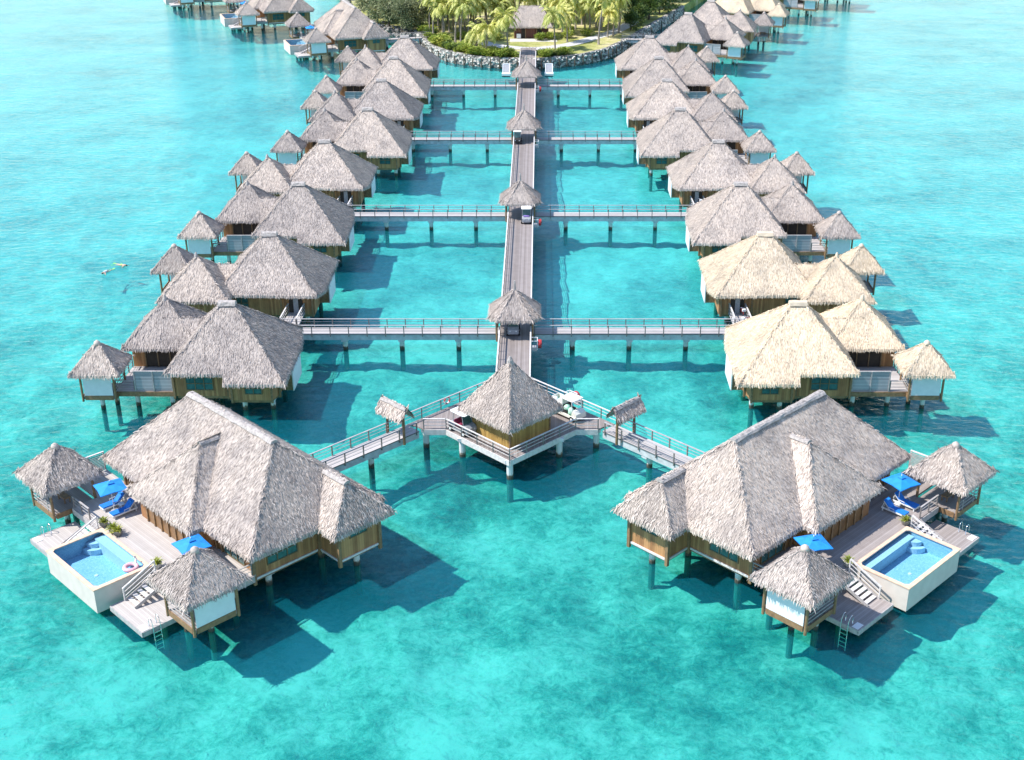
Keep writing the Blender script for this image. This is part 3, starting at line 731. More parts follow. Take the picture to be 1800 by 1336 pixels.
protos = {}
def inst(key, make, fr, u, v, z=0, rz=0, label='', cat=None, group=None):
    loc, rot, sx = fr
    if key in protos: o = copy_tree(protos[key])
    else:
        o = make(); protos[key] = tree_of(o)
    x, y = sx*u, v
    place(o, (loc[0]+x*math.cos(rot)-y*math.sin(rot), loc[1]+x*math.sin(rot)+y*math.cos(rot), z), rot + sx*rz, sx)
    tag(o, label, cat, group)
    return o
OX, OY = -32.70, 76.56
F_left = ((OX, OY), R(-45), 1); F_right = ((-OX-.22, OY+.22), R(45), -1)
LR = (('left', F_left), ('right', F_right))
for side, fr in LR:
    L = side == 'left'
    inst('house', pool_house, fr, 0, 0, label=f'large grey thatched pool villa at the front {side}', cat='villa')
    sfx = 'bleached pale' if L else 'weathered grey'
    inst('deck'+side, lambda: sun_deck(M['deck_pale'] if L else M['deck_grey']), fr, 0, 0, label=f'{sfx} timber sun deck of the front {side} villa', cat='deck')
    inst('pool', plunge_pool, fr, 0, 0, label='white box plunge pool with a pink ring afloat, front left' if L else 'white box plunge pool without a float, front right', cat='pool')
    inst('platA'+side, lambda: swim_platform(1, M['deck_pale'] if L else M['deck_grey']), fr, 0, 0, label=f'low {sfx} swimming platform beside the screened gazebo, front {side} villa', cat='platform', group='low swimming platforms')
    inst('platB'+side, lambda: swim_platform(-1, M['deck_pale'] if L else M['deck_grey']), fr, 0, 0, label=f'low {sfx} swimming platform on the lagoon end of the front {side} villa', cat='platform', group='low swimming platforms')
    inst('ladder', ladder, fr, 11.28, 2.3, label=f'steel ladder below the screened gazebo, front {side} villa', cat='ladder')
    inst('ladder', ladder, fr, -5.18, 2.5, rz=math.pi, label=f'steel ladder on the lagoon-end platform, front {side} villa', cat='ladder')
    inst('gazA', lambda: gazebo(1.62, 2.42, 4.2, 6.6, True, 41), fr, 12.95, 4.95, rz=R(90), label=f'thatched gazebo with a white screen at the front {side} villa', cat='gazebo', group='gazebos of the pool villas')
    inst('gazB', lambda: gazebo(1.62, 2.42, 4.2, 6.6, False, 42), fr, -7.15, 5.15, label=f'open-sided thatched gazebo beside the loungers, front {side} villa', cat='gazebo', group='gazebos of the pool villas')
    inst('parasol', parasol, fr, -2.7 if L else -3.3, 6.95 if L else 7.2, rz=R(-12) if L else R(14), label=f'blue parasol over the two loungers, front {side} villa', cat='parasol')
    inst('parasol', parasol, fr, 8.6, 7.0, rz=R(-6) if L else R(30), label=f'blue parasol behind the screened gazebo, front {side} villa', cat='parasol')
    u0 = (-1.75, -3.25) if L else (-2.05, -3.55)
    v0 = 6.2 if L else 5.7
    inst('lounger', lounger, fr, u0[0], v0, label=f'blue lounger nearer the pool under the parasol, front {side} villa', cat='sun lounger')
    inst('lounger', lounger, fr, u0[1], v0, label=f'blue lounger nearer the open gazebo, front {side} villa', cat='sun lounger')
    inst('side_table', side_table, fr, sum(u0)/2, v0+1.25, label=f'small white round table between loungers, front {side} villa', cat='table')
    inst('planter', lambda: planter(3), fr, -1.15, 5.3, label=f'grey potted plant beside the lagoon-end stairs, front {side} villa', cat='planter')
    inst('planterp', lambda: planter(4, True), fr, 6.6, 5.25, label=f'pale potted plant beside the gazebo stairs, front {side} villa', cat='planter', group='potted plants on the sun decks')
inst('planter2', lambda: planter(5), F_left, .15, 5.35, label='small yellow-leaved pot at the corner of the left pool', cat='planter')
inst('planter2', None, F_left, .75, 5.4, label='second small pot along the edge of the left pool', cat='planter')
# pool float
ring = MB(); nn = 20
for i in range(nn):
    a = 2*math.pi*i/nn
    for j in range(10):
        b = 2*math.pi*j/10; ring.v.append(((.42+.16*math.cos(b))*math.cos(a), (.42+.16*math.cos(b))*math.sin(a), .16*math.sin(b)))
for i in range(nn):
    for j in range(10): ring.f.append((i*10+j, ((i+1) % nn)*10+j, ((i+1) % nn)*10+(j+1) % 10, i*10+(j+1) % 10))
fl = thing('swim_ring', 'pink and white inflatable ring floating in the left pool', 'pool float', (0,0,0))
ring.build('ring', M['pink'], fl, True)
MB().tube([(.45,0,.1),(.55,0,.4),(.5,0,.62),(.36,0,.66)], [.10,.075,.065,.05], 8).build('handle_bow', M['white'], fl, True)
c45 = math.sqrt(.5); place(fl, (OX+c45*(5.35+3.9), OY+c45*(3.9-5.35), 2.06), R(60))

lh = [o for o in bpy.data.objects if o.get('label', '').endswith('pool villa at the front left')][0]
pa = thatch([(((3.25,11.25,8.42), (3.25,13.5,8.50), (2.35,13.6,7.72), (2.2,11.9,7.55)), [2]), (((2.9,11.9,8.12), (2.6,11.2,7.95), (1.2,11.5,6.75), (1.4,12.3,7.1)), [2])], 30, .1, 91).build('repair_patch', thatch_mat('straw_repair', (.62,.56,.48), (.84,.78,.70), (.92,.88,.82)), lh)
pa['label'] = 'lighter patch of newer straw on the dormer ridge'
# far pool villas off the left shore
for (x, y), w1 in (((-52.1,274.2), 'nearest'), ((-73.0,307.1), 'middle'), ((-95.0,339.0), 'farthest')):
    fr = ((x, y), R(-69), 1)
    inst('house', None, fr, 0, 0, label=f'thatched pool villa off the left shore of the island, {w1} of three', cat='villa')
    inst('deckleft', None, fr, 0, 0, label=f'pale sun deck off the left shore, {w1} of three', cat='deck')
    inst('pool', None, fr, 0, 0, label=f'white plunge pool off the left shore, {w1} of three', cat='pool')
    inst('platAleft', None, fr, 0, 0, label=f'low swimming platform beside the pool, {w1} of three far left villas', cat='platform', group='low swimming platforms')
    inst('gazA', None, fr, 12.95, 4.95, rz=R(90), label=f'white-screened gazebo of the {w1} of three far left villas', cat='gazebo', group='gazebos of the pool villas')
    inst('gazB', None, fr, -7.15, 5.15, label=f'open gazebo of the {w1} of three far left villas', cat='gazebo', group='gazebos of the pool villas')
    inst('parasol', None, fr, -2.7, 6.95, label=f'small blue parasol on the {w1} of three far left sun decks', cat='parasol')
    inst('lounger', None, fr, -1.8, 6.2, label=f'blue lounger nearer the pool, {w1} of three far left decks', cat='sun lounger')
    inst('lounger', None, fr, -3.3, 6.2, label=f'blue lounger nearer the open gazebo, {w1} of three far left decks', cat='sun lounger')

# ------------------------------------------------------------------ boardwalk
HW = 1.52
def span(y0, y1, label, gaps=(False, False)):
    root = thing('boardwalk_span', label, 'boardwalk', (0, y0, 0), group='spans of the main boardwalk')
    L = y1-y0
    MB().box(-HW, HW, 0, L, 1.86, 2.0).build('deck', M['deck'], root)
    b = MB()
    for x in (-HW-.05, HW-.15): b.box(x, x+.2, 0, L, 1.4, 1.858)
    b.build('beam', M['beam'], root)
    k = MB(); k.box(-HW-.07, -HW-.002, 0, L, 1.8, 2.06); k.box(HW+.002, HW+.07, 0, L, 1.8, 2.06); k.build('kerb', M['palewood'], root)
    a = 1.2 if gaps[0] else .05; e = L-1.2 if gaps[1] else L-.05
    railing(root, [(-HW-.02, a), (-HW-.02, e)], 2.0, .95, 2.05, 'railing', 'palewood')
    railing(root, [(HW+.02, a), (HW+.02, e)], 2.0, .95, 2.05, 'railing', 'palewood')
    n = max(2, round(L/9))
    for i in range(n):
        for x in (-1.1, 1.1): pile(root, x, L*(i+.5)/n, 1.398, .22)
    return root
YE = 259.0
for a, b, lb, g in ((105.1, YJ[0], 'main boardwalk between the front hut and the first roofed crossing', (False, True)), (YJ[0], YJ[1], 'main boardwalk between the first and second roofed crossings', (True, True)),
                    (YJ[1], YJ[2], 'main boardwalk between the second and third roofed crossings', (True, True)), (YJ[2], YJ[3], 'main boardwalk between the third and fourth roofed crossings', (True, True)),
                    (YJ[3], YE, 'main boardwalk between the last roofed crossing and the island', (True, False))):
    span(a, b, lb, g)
def walkway(label, ln, rails=True, npile=3, first=4.1, pstep=5.7):
    """runs along +x from 0 to ln, 1.7 m wide"""
    root = thing('cross_walkway', label, 'walkway', group='narrow walkways to the villas')
    MB().box(0, ln, -.84, .84, 1.9, 2.0).build('deck', M['deckx'], root)
    b = MB(); b.box(0, ln, -.78, -.5, 1.32, 1.898); b.box(0, ln, .5, .78, 1.32, 1.898); b.build('beam', M['beam'], root)
    for y in (-.86, .86): railing(root, [(.3, y), (ln-.1, y)], 2.0, .92, 1.9, 'railing', 'rail')
    for i in range(npile):
        x = first+i*pstep
        pile(root, x, 0, 1.3, .25); MB().box(x-.28, x+.28, -.75, .75, 1.1, 1.318).build('pile_cap', M['beam'], root)
    return root
for k in range(4):
    ln = 22.4 if k < 2 else 19
    pr = None
    for side, rz in (('left', math.pi), ('right', 0)):
        o = walkway('', ln) if pr is None else copy_tree(pr)
        pr = pr or tree_of(o)
        place(o, ((1 if rz == 0 else -1)*1.62, YJ[k], 0), rz)
        tag(o, f'{ORD[k]} cross walkway on the {side}, counted from the front hut', 'walkway')

# roofed crossings
def crossing():
    root = thing('roofed_crossing', '', 'shelter', group='thatched shelters over the boardwalk')
    h, c = 2.55, .85
    oc = [(-h+c,-h),(h-c,-h),(h,-h+c),(h,h-c),(h-c,h),(-h+c,h),(-h,h-c),(-h,-h+c)]
    polys = [(((*oc[i],4.12), (*oc[(i+1) % 8],4.12), (0,0,6.5)), [0]) for i in range(8)]
    thatch(polys, 32, .24, 51).build('roof', M['thatch'], root)
    MB().tube([(0,0,6.35),(0,0,6.75),(0,0,7.35)], [.17,.1,.07], 8).build('finial', M['cap'], root)
    for x in (-1.78, 1.78):
        for y in (-1.3, 1.3): MB().tube([(x,y,1.4),(x,y,4.5)], .1, 8).build('post', M['wood'], root)
    mb = MB()
    for x in (-1.78, 1.78): mb.bar((x,-1.5,4.05), (x,1.5,4.05), .12, .16)
    for y in (-1.3, 1.3): mb.bar((-1.68,y,4.24), (1.68,y,4.24), .12, .16)
    mb.build('roof_beam', M['wood'], root)
    # flared rail ends where the walkways join
    for sx in (-1, 1):
        mb = MB()
        for sy in (-1, 1):
            mb.tube([(sx*1.72,sy*1.2,2.95),(sx*1.9,sy*1.0,2.97),(sx*2.2,sy*.88,2.95)], .055, 6)
        mb.build('rail_bend', M['palewood'], root)
    return root
pr = None
for k in range(4):
    o = crossing() if pr is None else copy_tree(pr)
    pr = pr or tree_of(o); place(o, (-.05, YJ[k], 0))
    tag(o, f'thatched shelter over the boardwalk at the {ORD[k]} cross walkway', 'shelter')

# ------------------------------------------------------------------ front platform and hut
hub = thing('hub_platform', 'pale timber platform around the front hut where the walkways fork', 'platform', (0, 97, 0))
def hb(pts): return [(x, y-97) for x, y in pts]
O = [(0,91.2),(5.5,96.7),(7.4,96.7),(8.05,97.3),(8.9,97.6),(1.5,105.08),(-1.5,105.08),(-8.9,97.6),(-8.05,97.3),(-7.4,96.7),(-5.5,96.7)]
MB().prism(hb(O), 1.86, 2.0).build('deck', M['deck'], hub)
b = MB()
for p, q in zip([(-7.4,96.7),(-5.5,96.7),(0,91.2),(5.5,96.7)], [(-5.5,96.7),(0,91.2),(5.5,96.7),(7.4,96.7)]):
    p = Vector((p[0], p[1]-97, 1.72)); q = Vector((q[0], q[1]-97, 1.72)); b.bar(p, q, .14, .5)
b.build('fascia', M['palewood'], hub)
railing(hub, hb([(-7.4,96.72),(-5.5,96.72),(0,91.22),(5.5,96.72),(7.4,96.72)]), 2.0, .98, 2.0, 'railing', 'palewood')
railing(hub, hb([(-9.3,97.3),(-1.55,105.03)]), 2.0, .98, 2.0, 'railing', 'rail')
railing(hub, hb([(9.3,97.3),(1.55,105.03)]), 2.0, .98, 2.0, 'railing', 'palewood')
for x, y in ((0,91.75),(-4.1,95.6),(4.1,95.6),(-7.3,97.3),(7.3,97.3),(-3,101.5),(3,101.5)): pile(hub, x, y-97, 1.852, .27)
hut = thing('hut', 'square thatched hut with bamboo walls on the front platform', 'hut', (0, 96.35, 2.0), R(45))
e = 3.1; w = 2.32
thatch(hip(-e, e, -e, e, 2.25, 6.6), 32, .3, 61).build('roof', M['thatch'], hut)
MB().lathe([(.3,6.25),(.24,6.62),(.1,6.9),(.05,6.95)], 0, 0, 8).build('roof_cap', M['cap'], hut)
mb = MB(); mb.box(-w, w, -w, -w+.1, .004, 2.5); mb.box(-w, w, w-.1, w, .004, 2.5); mb.build('wall', boards('bamboo_wall', (.30,.18,.045), (.52,.34,.10), 0, .15, gap=.5), hut)
mb = MB(); mb.box(-w, -w+.1, -w+.1, w-.1, .004, 2.5); mb.box(w-.1, w, -w+.1, w-.1, .004, 2.5); mb.build('wall', boards('bamboo_wall_side', (.30,.18,.045), (.52,.34,.10), 1, .15, gap=.5), hut)
for x in (-1,1):
    for y in (-1,1): MB().tube([(x*w,y*w,.0),(x*w,y*w,2.6)], .09, 8).build('corner_post', M['wood'], hut)
# angled walkways to the pool villas
for side, s in (('left', -1), ('right', 1)):
    o = walkway('', 19.2, npile=3, first=4.6, pstep=6.0) if s < 0 else copy_tree(pr2)
    if s < 0: pr2 = tree_of(o)
    # axis passes through points with x-y = -105.3 (left)
    cx, cy = s*8.35, 96.95
    place(o, (cx, cy, 0), R(-135) if s < 0 else R(-45))
    tag(o, f'slanting walkway from the front hut to the front {side} villa', 'walkway', 'narrow walkways to the villas')
def gate():
    """posts either side of a walkway running along x, small ridge roof across it"""
    root = thing('walkway_gate', '', 'gate', group='thatched walkway gates')
    for y in (-1.08, 1.08): MB().tube([(0,y,1.5),(0,y,4.35)], .115, 8).build('post', M['wood'], root)
    r, l = .72, 1.62
    thatch([(((-.02,-l,5.0),(-.02,l,5.0),(-r,l,4.12),(-r,-l,4.12)), [2,1,3]), (((.02,l,5.0),(.02,-l,5.0),(r,-l,4.12),(r,l,4.12)), [2,1,3])], 45, .2, 71, .5, .07).build('roof', M['thatch'], root)
    ridge_cap((0,-l,5.02), (0,l,5.02), .26, .12).build('ridge_cap', M['cap'], root)
    MB().bar((0,-1.0,4.28), (0,1.0,4.28), .12, .14).build('lintel', M['wood'], root)
    return root
for side, s in (('left', -1), ('right', 1)):
    o = gate() if s < 0 else copy_tree(pg)
    if s < 0: pg = tree_of(o)
    place(o, (s*9.65, 95.6, 0), R(-135) if s < 0 else R(-45)); tag(o, f'small thatched gate on the {side} slanting walkway', 'gate')

# life ring, hose reels
o = thing('life_ring', 'red and white life ring on the left rail behind the hut', 'life ring', (-5.7, 101.05, 2.6), R(45))
rr = MB(); w_ = MB()
for i in range(16):
    a0, a1 = 2*math.pi*i/16, 2*math.pi*(i+1)/16
    (rr if (i//2) % 2 else w_).tube([(.3*math.cos(a0), 0, .3*math.sin(a0)), (.3*math.cos(a1), 0, .3*math.sin(a1))], .075, 8)
w_.build('ring', M['white'], o, True); rr.build('bands', M['red'], o, True)
def hose_reel(drum=True):
    root = thing('hose_reel', '', 'hose reel', group='fire hose reels outside the right rail')
    f = MB()
    f.box(0,.62,-.5,-.44,2.5,2.56); f.box(0,.62,.44,.5,2.5,2.56); f.box(.56,.62,-.44,.44,2.5,2.56); f.box(.56,.62,-.5,-.44,1.6,2.499); f.box(.56,.62,.44,.5,1.6,2.499)
    f.build('frame', M['white'], root)
    MB().box(.06,.56,-1.1,-.56,1.75,2.15).build('box', M['grey'], root)
    if drum:
        MB().tube([(.66,-.1,2.1),(.72,-.1,2.1),(.95,-.1,2.1),(1.0,-.1,2.1)], [.42,.44,.44,.36], 16).build('drum', M['red'], root, True)
        MB().tube([(.64,-.1,2.1),(1.05,-.1,2.1)], .1, 10).build('hub', M['rubber'], root)
    return root
pr = None
for k in (0, 1, 3):
    o = hose_reel() if pr is None else copy_tree(pr); pr = pr or tree_of(o)
    place(o, (HW+.09, YJ[k]-3.4, 0)); tag(o, f'red hose reel in a white frame by the {ORD[k]} roofed crossing', 'hose reel')
o = hose_reel(False); place(o, (HW+.09, YJ[2]-3.4, 0)); tag(o, 'empty white hose frame by the third roofed crossing', 'hose reel')
o = copy_tree(pr); place(o, (5.0, 101.55, .45), R(45)); tag(o, 'red hose reel outside the rail behind the white cart', 'hose reel')

# ------------------------------------------------------------------ carts
def cart(body, roof, canopy=True, cargo=None):
    """front towards -y, wheels on z=0"""
    root = thing('golf_cart', '', 'golf cart', group='golf carts on the boardwalk')
    b = MB(); b.prism([(-.56,-1.15),(-.42,-1.25),(.42,-1.25),(.56,-1.15),(.56,1.1),(-.56,1.1)], .28, .45)
    b.build('chassis', body, root)
    h = MB()
    pr_ = [(-1.25,.45),(-1.22,.72),(-.95,.92),(-.7,.95),(-.7,.45)]
    n = len(h.v)
    for x in (-.55,.55): h.v += [(x, y, z) for y, z in pr_]
    h.f += [(0,1,2,3,4), (9,8,7,6,5)] + [(i, i+5, (i+1) % 5+5, (i+1) % 5) for i in range(5)]
    h.build('cowl', body, root)
    h = MB(); h.box(-.55,.55,.3,1.12,.452,.72); h.build('rear_body', body, root)
    s = MB(); s.box(-.5,.5,-.12,.34,.60,.74); s.build('seat', M['rubber'] if cargo != 'red' else M['maroon'], root)
    s = MB(); s.bar((0,.36,.74), (0,.46,1.12), .98, .1); s.build('seat_back', M['rubber'] if cargo != 'red' else M['maroon'], root)
    for x in (-.58,.58):
        for y in (-.85,.8):
            wl = MB().tube([(x-.09,y,.24),(x+.09,y,.24)], .24, 14).build('wheel', M['rubber'], root, True)
            sx = 1 if x > 0 else -1
            MB().tube([(x+sx*.091,y,.24),(x+sx*.105,y,.24)], .12, 10).build('hubcap', M['white'], wl)
    for x in (-.3,.3): MB().lathe([(.07,0),(.08,.02)], 0, 0, 8).build('headlight', M['canvas'], root).matrix_local = Matrix.Translation((x,-1.245,.62)) @ Matrix.Rotation(R(90), 4, 'X')
    MB().tube([(-.25,-.68,.9),(-.25,-.4,1.08)], .02, 6).build('steering_column', M['rubber'], root)
    st = MB()
    for i in range(10):
        a0, a1 = .628*i, .628*(i+1)
        st.bar((-.25+.17*math.cos(a0), -.4-.1*math.sin(a0), 1.08+.13*math.sin(a0)), (-.25+.17*math.cos(a1), -.4-.1*math.sin(a1), 1.08+.13*math.sin(a1)), .025, .025)
    st.build('steering_wheel', M['rubber'], root)
    if canopy:
        for x in (-.5,.5):
            for y, y2 in ((-.75,-.55),(.5,.55)): MB().bar((x,y,.9), (x*.96,y2,1.86), .04, .04).build('canopy_post', M['grey'], root)
        r = MB(); g = [(-.62,-.8),(-.5,-.95),(.5,-.95),(.62,-.8),(.62,.75),(.5,.9),(-.5,.9),(-.62,.75)]
        r.prism(g, 1.862, 1.9); r.prism([(x*.85, y*.85) for x, y in g], 1.9005, 1.95); r.build('canopy', roof, root)
        ws = MB(); ws.face([(-.48,-.72,.95),(.48,-.72,.95),(.46,-.56,1.84),(-.46,-.56,1.84)]); ws.build('windscreen', M['glass'], root)
    return root
c1 = cart(M['grey'], M['canvas'], True); place(c1, (-.2, YJ[0]-.35, 2.003)); tag(c1, 'dark grey cart in shade under the first roofed crossing', 'golf cart')
MB().box(-.42,.42,.55,1.0,.724,.95).build('cargo_box', M['dark'], c1)
c2 = cart(M['grey'], M['white'], True, 'x'); place(c2, (.75, YJ[1]-2.9, 2.003)); tag(c2, 'grey cart with purple towels under the second roofed crossing', 'golf cart')
MB().box(-.36,.36,-1.02,-.74,.955,1.02).build('towels', M['purple'], c2)
o = MB().lathe([(.0,.72),(.22,.8),(.28,1.02),(.2,1.26),(.05,1.34)], -.22, .12, 12).build('cargo_bag', M['skyblue'], c2, True)
o = MB().lathe([(.0,.72),(.15,.78),(.19,.92),(.12,1.08)], .3, .0, 12).build('cargo_bag', M['red'], c2, True)
c3 = cart(M['rubber'], M['white'], True); place(c3, (-1.0, YJ[2]-2.4, 2.003)); tag(c3, 'dark cart with a white canopy at the third roofed crossing', 'golf cart')
c4 = cart(M['grey'], M['white'], True, 'red'); place(c4, (-4.12, 96.32, 2.003), R(45)); tag(c4, 'white-canopied cart with a red seat left of the front hut', 'golf cart')
# white utility cart behind the hut
uc = thing('utility_cart', 'white utility cart heaped with mint laundry sacks behind the hut', 'utility cart', (4.75, 99.35, 2.003), R(45))
b = MB(); b.prism([(-.62,-1.75),(.62,-1.75),(.66,-1.6),(.66,1.6),(-.66,1.6),(-.66,-1.6)], .3, .5); b.build('chassis', M['cream'], uc)
b = MB(); b.box(-.66,-.6,-.05,1.55,.5,1.42); b.box(.6,.66,-.05,1.55,.5,1.42); b.box(-.6,.6,1.49,1.55,.5,1.42); b.box(-.6,.6,-.05,.01,.5,1.72); b.box(-.6,.6,.01,1.49,.5,.56); b.build('cargo_box', M['cream'], uc)
b = MB(); n0 = len(b.v)
pf = [(-1.75,.5),(-1.72,.78),(-1.45,.98),(-1.2,1.0),(-1.2,.5)]
for x in (-.6,.6): b.v += [(x, y, z) for y, z in pf]
b.f += [(0,1,2,3,4), (9,8,7,6,5)] + [(i, i+5, (i+1) % 5+5, (i+1) % 5) for i in range(5)]
b.build('cowl', M['cream'], uc)
MB().box(-.55,.55,-.62,-.12,.6,.78).build('seat', M['rubber'], uc)
MB().box(-.55,.55,-.14,-.055,.78,1.2).build('seat_back', M['rubber'], uc)
r = MB(); r.prism([(-.68,-1.35),(.68,-1.35),(.68,.1),(-.68,.1)], 1.9, 1.95); r.build('canopy', M['white'], uc)
for x in (-.6,.6):
    for y in (-1.22,-.1): MB().bar((x,y,.9), (x,y,1.9), .045, .045).build('canopy_post', M['white'], uc)
    for y in (-1.25,1.05):
        wl = MB().tube([(x*1.02-.09,y,.25),(x*1.02+.09,y,.25)], .25, 14).build('wheel', M['rubber'], uc, True)
        sx = 1 if x > 0 else -1; MB().tube([(x*1.02+sx*.091,y,.25),(x*1.02+sx*.105,y,.25)], .13, 10).build('hubcap', M['white'], wl)
MB().tube([(-.25,-1.15,.95),(-.25,-.85,1.15)], .02, 6).build('steering_column', M['rubber'], uc)
def sack(c, r, h, rnd):
    g = random.Random(rnd); mb = MB(); n = 12; prof = [(.3,0),(.85,.08),(1,.35),(.92,.65),(.6,.9),(.2,1.0)]
    for a, z in prof:
        for k in range(n):
            t = 2*math.pi*k/n; q = r*a*g.uniform(.86,1.12); mb.v.append((c[0]+q*math.cos(t), c[1]+q*math.sin(t), c[2]+h*z))
    for i in range(len(prof)-1):
        for k in range(n): mb.f.append((i*n+k, i*n+(k+1) % n, (i+1)*n+(k+1) % n, (i+1)*n+k))
    mb.f.append(tuple(range(n))[::-1]); mb.f.append(tuple((len(prof)-1)*n+k for k in range(n)))
    return mb
for i, (x, y, z, r_, h_, mt, wd) in enumerate(((-.3,-.38,.785,.30,.5,'mint','mint sack on the seat of the white cart'), (-.42,-.95,.505,.27,.7,'mint','mint sack by the dashboard of the white cart'), (-.25,.45,.57,.36,.98,'canvas','white sack at the front of the cart bed'), (.27,.7,.57,.34,1.05,'mint','tall mint sack in the cart bed'), (-.2,1.12,.57,.36,.95,'canvas','white sack at the tail of the cart bed'))):
    o = sack((0,0,0), r_, h_, i).build('laundry_sack', M[mt], None, True)
    cc = R(45); o.location = (4.75+x*math.cos(cc)-y*math.sin(cc), 99.35+x*math.sin(cc)+y*math.cos(cc), 2.003+z); tag(o, wd, 'laundry sack', 'laundry sacks on the white cart')

# bicycles on the ramps of two right-hand villas
def bicycle():
    root = thing('bicycle', '', 'bicycle', group='red bicycles')
    for y in (-.52,.52):
        mb = MB()
        for i in range(18):
            a0, a1 = 2*math.pi*i/18, 2*math.pi*(i+1)/18
            mb.tube([(0,y+.32*math.cos(a0),.33+.32*math.sin(a0)), (0,y+.32*math.cos(a1),.33+.32*math.sin(a1))], .022, 6, False)
        for i in range(6):
            a0 = math.pi*i/6; mb.tube([(0,y+.3*math.cos(a0),.33+.3*math.sin(a0)), (0,y-.3*math.cos(a0),.33-.3*math.sin(a0))], .006, 4)
        mb.build('wheel', M['rubber'], root)
    f = MB()
    for p, q in (((0,-.38,.85),(0,.18,.80)), ((0,-.36,.72),(0,.05,.32)), ((0,.05,.32),(0,.2,.9)), ((0,.05,.32),(0,.52,.33)), ((0,.17,.78),(0,.52,.33)), ((0,-.40,.95),(0,-.52,.33))): f.tube([p, q], .028, 6)
    f.build('frame', M['red'], root)
    MB().tube([(-.27,-.28,1.0),(-.1,-.42,1.02),(.1,-.42,1.02),(.27,-.28,1.0)], .018, 6).build('handlebar', M['steel'], root)
    MB().box(-.08,.08,.08,.34,.9,.96).build('saddle', M['rubber'], root)
    b = MB(); b.box(-.17,.17,-.76,-.5,.72,.96); b.build('basket', M['canvas'], root)
    return root
pb = bicycle(); tb = tree_of(pb)
place(pb, (23.3, YJ[0]+4.4, 1.85), R(8)); tag(pb, 'red bicycle on the ramp of the far cream villa', 'bicycle')
o = copy_tree(tb); place(o, (23.5, YJ[0]+1.6, 1.97), R(-60)); tag(o, 'red bicycle lying nearer the first cross walkway', 'bicycle')
o = copy_tree(tb); place(o, (23.2, YJ[1]+4.3, 1.85), R(5)); tag(o, 'red bicycle on a ramp by the second cross walkway, right', 'bicycle')

# white landing stages by the island
def stage():
    root = thing('landing_stage', '', 'landing stage', group='white landing stages')
    MB().box(-.85,.85,-.7,.55,.15,.55).build('step', M['white'], root)
    MB().box(-.8,.8,-.6,2.6,-.1,.148).build('float', M['dark'], root)
    mb = MB(); mb.bar((-.66,.5,.5), (-.66,2.4,1.75), .14, .2); mb.bar((.66,.5,.5), (.66,2.4,1.75), .14, .2); mb.bar((-.72,2.45,1.78), (.72,2.45,1.78), .3, .2); mb.build('frame', M['white'], root)
    mb = MB(); mb.bar((0,.55,.5), (0,2.3,1.66), 1.16, .06); mb.build('panel', M['grey'], root)
    return root
o = stage(); ts = tree_of(o); place(o, (-4.15, 249.3, 0)); tag(o, 'white landing stage left of the last roofed crossing', 'landing stage')
o = copy_tree(ts); place(o, (4.15, 249.6, 0)); tag(o, 'white landing stage right of the last roofed crossing', 'landing stage')

# ------------------------------------------------------------------ swimmers
def swimmer(name, label, loc, rz, top):
    J = {'pelvis':(0,0,0), 'chest':(0,.32,.03), 'neck':(0,.52,.05), 'head':(0,.66,.06), 'crown':(0,.78,.05),
         'shl':(-.19,.48,.02), 'ell':(-.36,.66,-.1), 'hal':(-.34,.92,-.12), 'shr':(.19,.48,.02), 'elr':(.38,.36,-.1), 'har':(.42,.12,-.14),
         'hil':(-.1,-.06,0), 'knl':(-.17,-.48,-.06), 'anl':(-.2,-.9,-.03), 'hir':(.1,-.06,0), 'knr':(.15,-.5,-.02), 'anr':(.2,-.9,-.1), 'tol':(-.21,-1.05,-.06), 'tor':(.21,-1.05,-.13)}
    rad = {'pelvis':.145,'chest':.155,'neck':.06,'head':.105,'crown':.085,'shl':.075,'ell':.045,'hal':.035,'shr':.075,'elr':.045,'har':.035,'hil':.1,'knl':.062,'anl':.04,'hir':.1,'knr':.062,'anr':.04,'tol':.035,'tor':.035}
    E_ = [('pelvis','chest'),('chest','neck'),('neck','head'),('head','crown'),('chest','shl'),('shl','ell'),('ell','hal'),('chest','shr'),('shr','elr'),('elr','har'),('pelvis','hil'),('hil','knl'),('knl','anl'),('pelvis','hir'),('hir','knr'),('knr','anr'),('anl','tol'),('anr','tor')]
    ks = list(J); me = bpy.data.meshes.new('body'); me.from_pydata([J[k] for k in ks], [(ks.index(a), ks.index(b_)) for a, b_ in E_], []); me.update()
    o = bpy.data.objects.new(name, me); COL.objects.link(o); me.materials.append(M['skin'])
    sk = o.modifiers.new('skin', 'SKIN'); 
    if not me.skin_vertices: 
        bpy.context.view_layer.objects.active = o
    for i, k in enumerate(ks): me.skin_vertices[0].data[i].radius = (rad[k], rad[k]*.85)
    me.skin_vertices[0].data[0].use_root = True
    o.modifiers.new('sub', 'SUBSURF').levels = 1; o.modifiers['sub'].render_levels = 1
    o.location = loc; o.rotation_euler = (0,0,rz); tag(o, label, 'person', 'two snorkelling swimmers')
    MB().lathe([(.09,.0),(.12,.05),(.10,.11),(.03,.14)], 0, .70, 10).build('hair', M['hair'], o, True)
    if top:
        MB().tube([(0,-.1,.005),(0,.12,.02),(0,.34,.035),(0,.47,.04)], [.165,.16,.175,.15], 12).build('vest', M[top], o, True)
    sh = MB().tube([(0,.08,0),(0,-.12,0)], [.155,.165], 12).build('trunks', M['lime'] if not top else M['blue'], o, True)
    for s, z in ((-1,-.06),(1,-.13)):
        f = MB(); x = s*.21
        f.prism([(x-.05,-.98),(x+.05,-.98),(x+.11,-1.45),(x-.11,-1.45)][::-1], z-.015, z+.015); f.build('fin', M['lime'], o)
    return o
swimmer('person', 'swimmer in a pale vest and lime fins floating alone on the left', (-48.1,140.3,.08), R(165), 'canvas')
